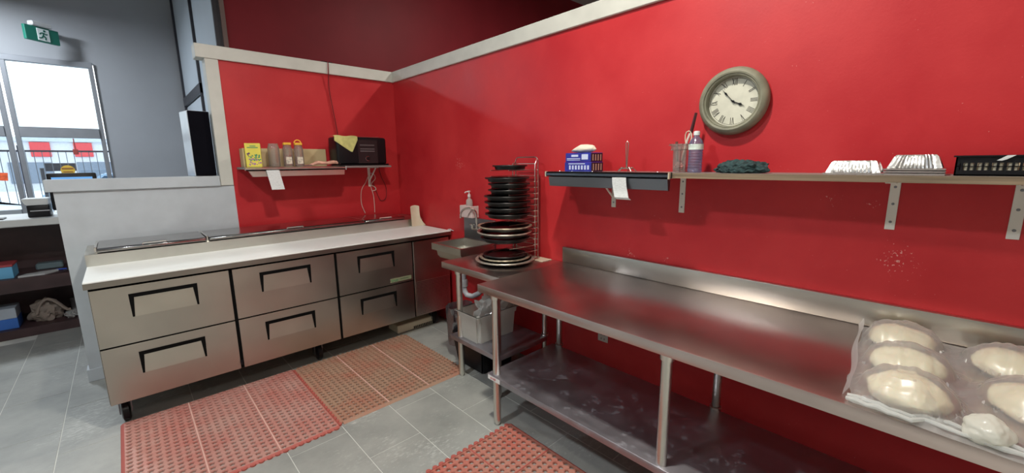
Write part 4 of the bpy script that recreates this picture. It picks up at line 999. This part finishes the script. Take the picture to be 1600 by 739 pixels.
# yellow box
t = thing('juice_carton', (-1.345, -.13, ZB_), 'lemon yellow printed carton, leftmost item on the back shelf', 'carton', rz=math.radians(-14))
obj('carton', bx(NB(), -.056, .052, -.045, .045, 0, .188, .002), LEMON, t, local=True)
b = NB(); bx(b, .0522, .0532, -.043, .043, .005, .183); obj('side_print', b, plain('olive_tan_side', (.42, .36, .12), .5, var=.4, scale=35), t, local=True)
b = NB(); random.seed(4)
pr = [plain('grape_green', (.10, .32, .14), .5), plain('grape_mauve', (.42, .22, .34), .5), plain('dark_purple', (.12, .05, .12), .5)]
for mi_, cnt, (ax, bx_, az, bz) in ((0, 26, (-.035, .045, .05, .10)), (1, 22, (-.035, .045, .012, .065)), (2, 3, (-.045, -.028, .09, .11))):
    b = NB()
    for k in range(cnt):
        cx_, cz_ = random.uniform(ax, bx_), random.uniform(az, bz); r_ = random.uniform(.004, .0075); dy = -.0462-.0002*k/cnt
        prism(b, [(cx_+r_*math.cos(q*PI/4), dy, cz_+r_*math.sin(q*PI/4)) for q in range(8)], (0, .0008, 0))
    obj('printed_fruit', b, pr[mi_], t, local=True)
b = NB(); bx(b, -.04, .035, -.0462, -.0452, .150, .157); bx(b, -.02, .02, -.0462, -.0452, .163, .169); obj('print_bar', b, pr[0], t, local=True)
def jar(x, w, h, lid, label, fill):
    t = thing('clear_jar', (x, -.13, ZB_), label, 'jar', rz=math.radians(-6))
    b = NB(); lathe(b, [(0, .001), (.70*w, .001), (.74*w, .008), (.74*w, h*.80), (.66*w, h*.9), (.60*w, h*.93), (.60*w, h), (.56*w, h), (.56*w, h*.93), (.70*w, h*.78), (.70*w, .006), (0, .006)], seg=8); bmesh.ops.rotate(b, verts=b.verts, matrix=Matrix.Rotation(PI/8, 3, 'Z')); obj('jar_body', b, CLEARP, t, local=True, smooth=50)
    if fill:
        b = NB(); lathe(b, [(0, .008), (.66*w, .008), (.66*w, h*fill), (0, h*fill)], seg=8); bmesh.ops.rotate(b, verts=b.verts, matrix=Matrix.Rotation(PI/8, 3, 'Z'))
        obj('contents', b, plain('brown_pink_spice', (.45, .22, .17), .8, var=.4, scale=50), t, local=True)
        o_ = obj('jar_label', bx(NB(), -.40*w, .45*w, -.715*w, -.70*w, h*.12, h*.45), plain('jar_label_print', (.62, .55, .45), .5, var=.4, scale=60), t, local=True)
    if lid:
        b = NB(); bx(b, -.56*w, .56*w, -.56*w, .56*w, h, h+.020, .003); obj('lid', b, YLID, t, local=True)
    return t
jar(-1.198, .062, .190, False, 'wide empty clear jar beside the yellow carton', 0)
jar(-1.092, .052, .180, True, 'clear jar with flat orange lid, left of two', .55)
j = jar(-1.004, .052, .180, True, 'clear jar with orange lid and raised ring handle', .4)
b = NB(); tube(b, [(.026*math.cos(k*PI/10), .01, .198+.026*math.sin(k*PI/10)) for k in range(11)], .005, 8); obj('ring_handle', b, YLID, j, local=True)
# pink wrapped tongs
t = thing('tongs', (-.80, -.17, ZB_), 'pinkish wrapped tongs lying before the card strip', 'tongs')
b = NB(); 
for k, yy in enumerate((-.20, -.165)):
    tube(b, [(-.925, yy, ZB_+.012), (-.87, yy, ZB_+.030), (-.80, yy-.01, ZB_+.024), (-.74, yy, ZB_+.034), (-.685, yy-.02, ZB_+.028)], [.008, .016, .013, .016, .014], 8)
obj('wrapped_arms', b, plain('pink_tan', (.62, .33, .24), .55, var=.35, scale=30), t)
b = NB(); tube(b, [(-.99, -.19, ZB_+.006), (-.91, -.19, ZB_+.012)], .004, 6); obj('tip', b, CHROME, t)
# toaster
t = thing('toaster', (-.47, -.135, ZB_), 'black four slot toaster on the back shelf', 'toaster')
b = NB(); bx(b, -.715, -.235, -.235, -.035, ZB_+.012, ZB_+.262, .022, 3); body = obj('body', b, BLACK, t)
obj('foot_plate', bx(NB(), -.70, -.225, -.24, -.03, ZB_, ZB_+.0115, .003), BLACK, t)
b = NB(); bx(b, -.24, -.205, -.21, -.06, ZB_+.001, ZB_+.016, .003); obj('crumb_tray', b, BLACK, t)
b = NB()
for yy in (-.19, -.145, -.10, -.065): bx(b, -.64, -.28, yy-.010, yy+.004, ZB_+.2622, ZB_+.267, .001)
obj('slot_frames', b, CHROME, t)
obj('front_panel', bx(NB(), -.520, -.330, -.2385, -.2352, ZB_+.02, ZB_+.235, .001), plain('charcoal_panel', (.018, .018, .020), .25), t)
b = NB(); 
for zz in (.185, .15, .13): bx(b, -.50, -.36, -.2405, -.2388, ZB_+zz, ZB_+zz+.006)
obj('button_lines', b, GREYAL, t)
b = NB(); lathe(b, [(0, 0), (.014, 0), (.014, .012), (0, .013)], seg=20); bmesh.ops.transform(b, matrix=Matrix.Translation((-.43, -.2386, ZB_+.065)) @ Matrix.Rotation(PI/2, 4, 'X'), verts=b.verts); kn = obj('knob', b, BLACK, t)
b = NB(); tube(b, [(-.43+.021*math.cos(a), -.2395, ZB_+.065+.021*math.sin(a)) for a in [math.radians(60+k*20) for k in range(13)]], .0022, 6); obj('knob_ring', b, CHROME, kn)
b = NB()
def yc(u, v):
    x = -.735+.20*u
    s = v*.23
    if s < .11: return Vector((x, -.13-s, ZB_+.2685+.004*math.sin(u*9)))
    d = s-.11; return Vector((x+.01*u, -.2425-.006-.004*math.sin(u*7+1), ZB_+.264-d*(.35+.85*min(1, u*1.35) if u < .74 else 1.2-(u-.74)*3.6)))
sheet(b, yc, 16, 14, .0012)
tag(obj('yellow_cloth', b, plain('yellow_green_cloth', (.56, .55, .20), .8, var=.15, scale=30)), 'yellow green folded cloth draped over the toaster corner', 'cloth')
# cords
def cord(pts, r, mat, lb):
    n = 8; P_ = [Vector(p) for p in pts]; out = []
    for i in range(len(P_)-1):
        p0 = P_[max(0, i-1)]; p1 = P_[i]; p2 = P_[i+1]; p3 = P_[min(len(P_)-1, i+2)]
        for k in range(n):
            s = k/n; out.append(.5*((2*p1)+(-p0+p2)*s+(2*p0-5*p1+4*p2-p3)*s*s+(-p0+3*p1-3*p2+p3)*s**3))
    out.append(P_[-1]); return tag(obj('power_cord', tube(NB(), out, r, 6), mat), lb, 'cord')
PK = plain('pinkish_white_cord', (.62, .45, .40), .5); DKC = plain('dark_red_cord', (.06, .01, .012), .5)
cord([(-.646, -.026, 2.43), (-.650, -.026, 2.32), (-.652, -.012, 2.19), (-.63, -.008, 2.0), (-.607, -.008, 1.80), (-.60, -.012, 1.71)], .0028, DKC, 'thin dark cord running down the wall behind the toaster')
cord([(-.650, -.0265, 2.43), (-.656, -.026, 2.32), (-.662, -.010, 2.19), (-.645, -.007, 2.0), (-.622, -.007, 1.83), (-.615, -.012, 1.71)], .0022, plain('red_painted_cord', (.38, .015, .02), .5), 'thin red painted cord beside the dark one on the wall')
cord([(-.335, -.012, 1.40), (-.37, -.012, 1.33), (-.42, -.014, 1.25), (-.43, -.015, 1.12), (-.40, -.02, 1.02)], .0035, PK, 'pale pinkish cord, left of two hanging behind the fridge')
cord([(-.325, -.012, 1.38), (-.318, -.012, 1.28), (-.30, -.014, 1.2), (-.295, -.015, 1.1), (-.30, -.02, 1.02)], .0035, PK, 'pale pinkish cord, right of two hanging behind the fridge')
cord([(-.22, -.012, 1.476), (-.20, -.012, 1.38), (-.155, -.012, 1.27), (-.165, -.012, 1.16), (-.225, -.012, 1.14), (-.27, -.012, 1.25), (-.30, -.012, 1.36)], .003, DKC, 'dark looped toaster cord under the back shelf')
cord([(-.31, -.012, 1.42), (-.275, -.016, 1.40), (-.27, -.018, 1.36), (-.30, -.016, 1.33), (-.315, -.014, 1.30), (-.28, -.016, 1.28), (-.27, -.016, 1.25), (-.31, -.012, 1.24)], .004, PK, 'pale coiled cord hooked on the bracket under the toaster')
b = NB(); bx(b, -.70, -.60, -.005, .05, 2.4255, 2.435, .003); tag(obj('wall_clip', b, BLACK), 'black cable clip on top of the partition trim', 'clip')

# ================================================================== DOUGH BAGS
ZW = .8385
DG = [(-.175, -4.00, .108, .090, .062), (-.425, -4.032, .104, .088, .068), (-.645, -4.045, .098, .086, .068), (-.205, -4.265, .105, .094, .064), (-.490, -4.29, .104, .090, .066)]
DL = ['raw dough ball at the back left of the plastic bag', 'raw dough ball, middle of the left row', 'raw dough ball nearest the table edge, left row', 'raw dough ball at the back right of the bag', 'raw dough ball at the front right of the bag']
for (cx_, cy_, rx, ry, h), lb in zip(DG, DL):
    b = lump(NB(), (cx_, cy_, ZW+h*.42), (rx, ry, h*.62), cx_*20, .10, 1.6, ZW+.0035, 4)
    tag(obj('dough_ball', b, DOUGH), lb, 'dough', 'dough balls in the bag')
def hf(x, y):
    h = .004
    for (cx_, cy_, rx, ry, hh) in DG:
        d = ((x-cx_)/(rx*1.22))**2+((y-cy_)/(ry*1.25))**2
        h = max(h, hh*1.20*math.sqrt(max(0, 1-d))+.008) if d < 1 else max(h, .004+.02*math.exp(-(d-1)*2.2))
    w = .012*abs(noise.noise(Vector((x*6, y*34, 2))))+.007*noise.noise(Vector((x*34, y*14, 7)))
    if x < -.70: w += .016*abs(noise.noise(Vector((x*40, y*9, 1))))
    return max(.0025, h+w)
b = NB()
def bagf(u, v):
    wob = .012*noise.noise(Vector((v*6, 3, 0))); y = -3.880-.05*v-.005*math.sin(v*14)-(.62)*u + wob*(1-u); x = -.045-.715*v-.06*u*v+.006*noise.noise(Vector((u*8, 5, 0)))
    ed = min(1, min(u, 1-u)*22, v*22, (1-v)*34)
    return Vector((x, y, ZW+.001+hf(x, y)*ed))
sheet(b, bagf, 120, 110)
t = thing('dough_bag', (-.42, -4.2, ZW), 'large clear plastic bag with bunched edge over dough balls', 'bag')
obj('bag_sheet', b, BAGM, t)
b = NB()   # rolled bunched front edge
for s in range(4):
    pts = []
    for k in range(26):
        f = k/25; y = -3.93-.55*f; x = -.735-.022*s*.5-.07*f+.010*noise.noise(Vector((f*9, s*3, 0)))
        pts.append((max(x, -.80+.004*s) if f < .25 else x+.028, y, ZW+.010+.006*(s % 2)+.010*abs(noise.noise(Vector((f*12, s*5, 1))))))
    tube(b, pts, [.005+.005*abs(noise.noise(Vector((k*.8, s*2, 4)))) for k in range(26)], 8)
obj('bunched_edge', b, BAGK, t)
b = lump(NB(), (-.735, -4.19, ZW+.030), (.050, .042, .034), 11, .16, 1.3, ZW+.002, 5); obj('knot', b, glass('milky_knot', (.9, .9, .88), .12, .2, .8, (.86, .86, .78)), t)
# bag's left upright edge fold
b = NB(); sheet(b, lambda u, v: Vector((-.03-.70*u, -3.866-.055*u-.004*math.sin(u*11)-.014*v, ZW+.002+(.030+.008*noise.noise(Vector((u*5, 0, 4))))*v)), 40, 5); obj('side_fold', b, BAGM, t)
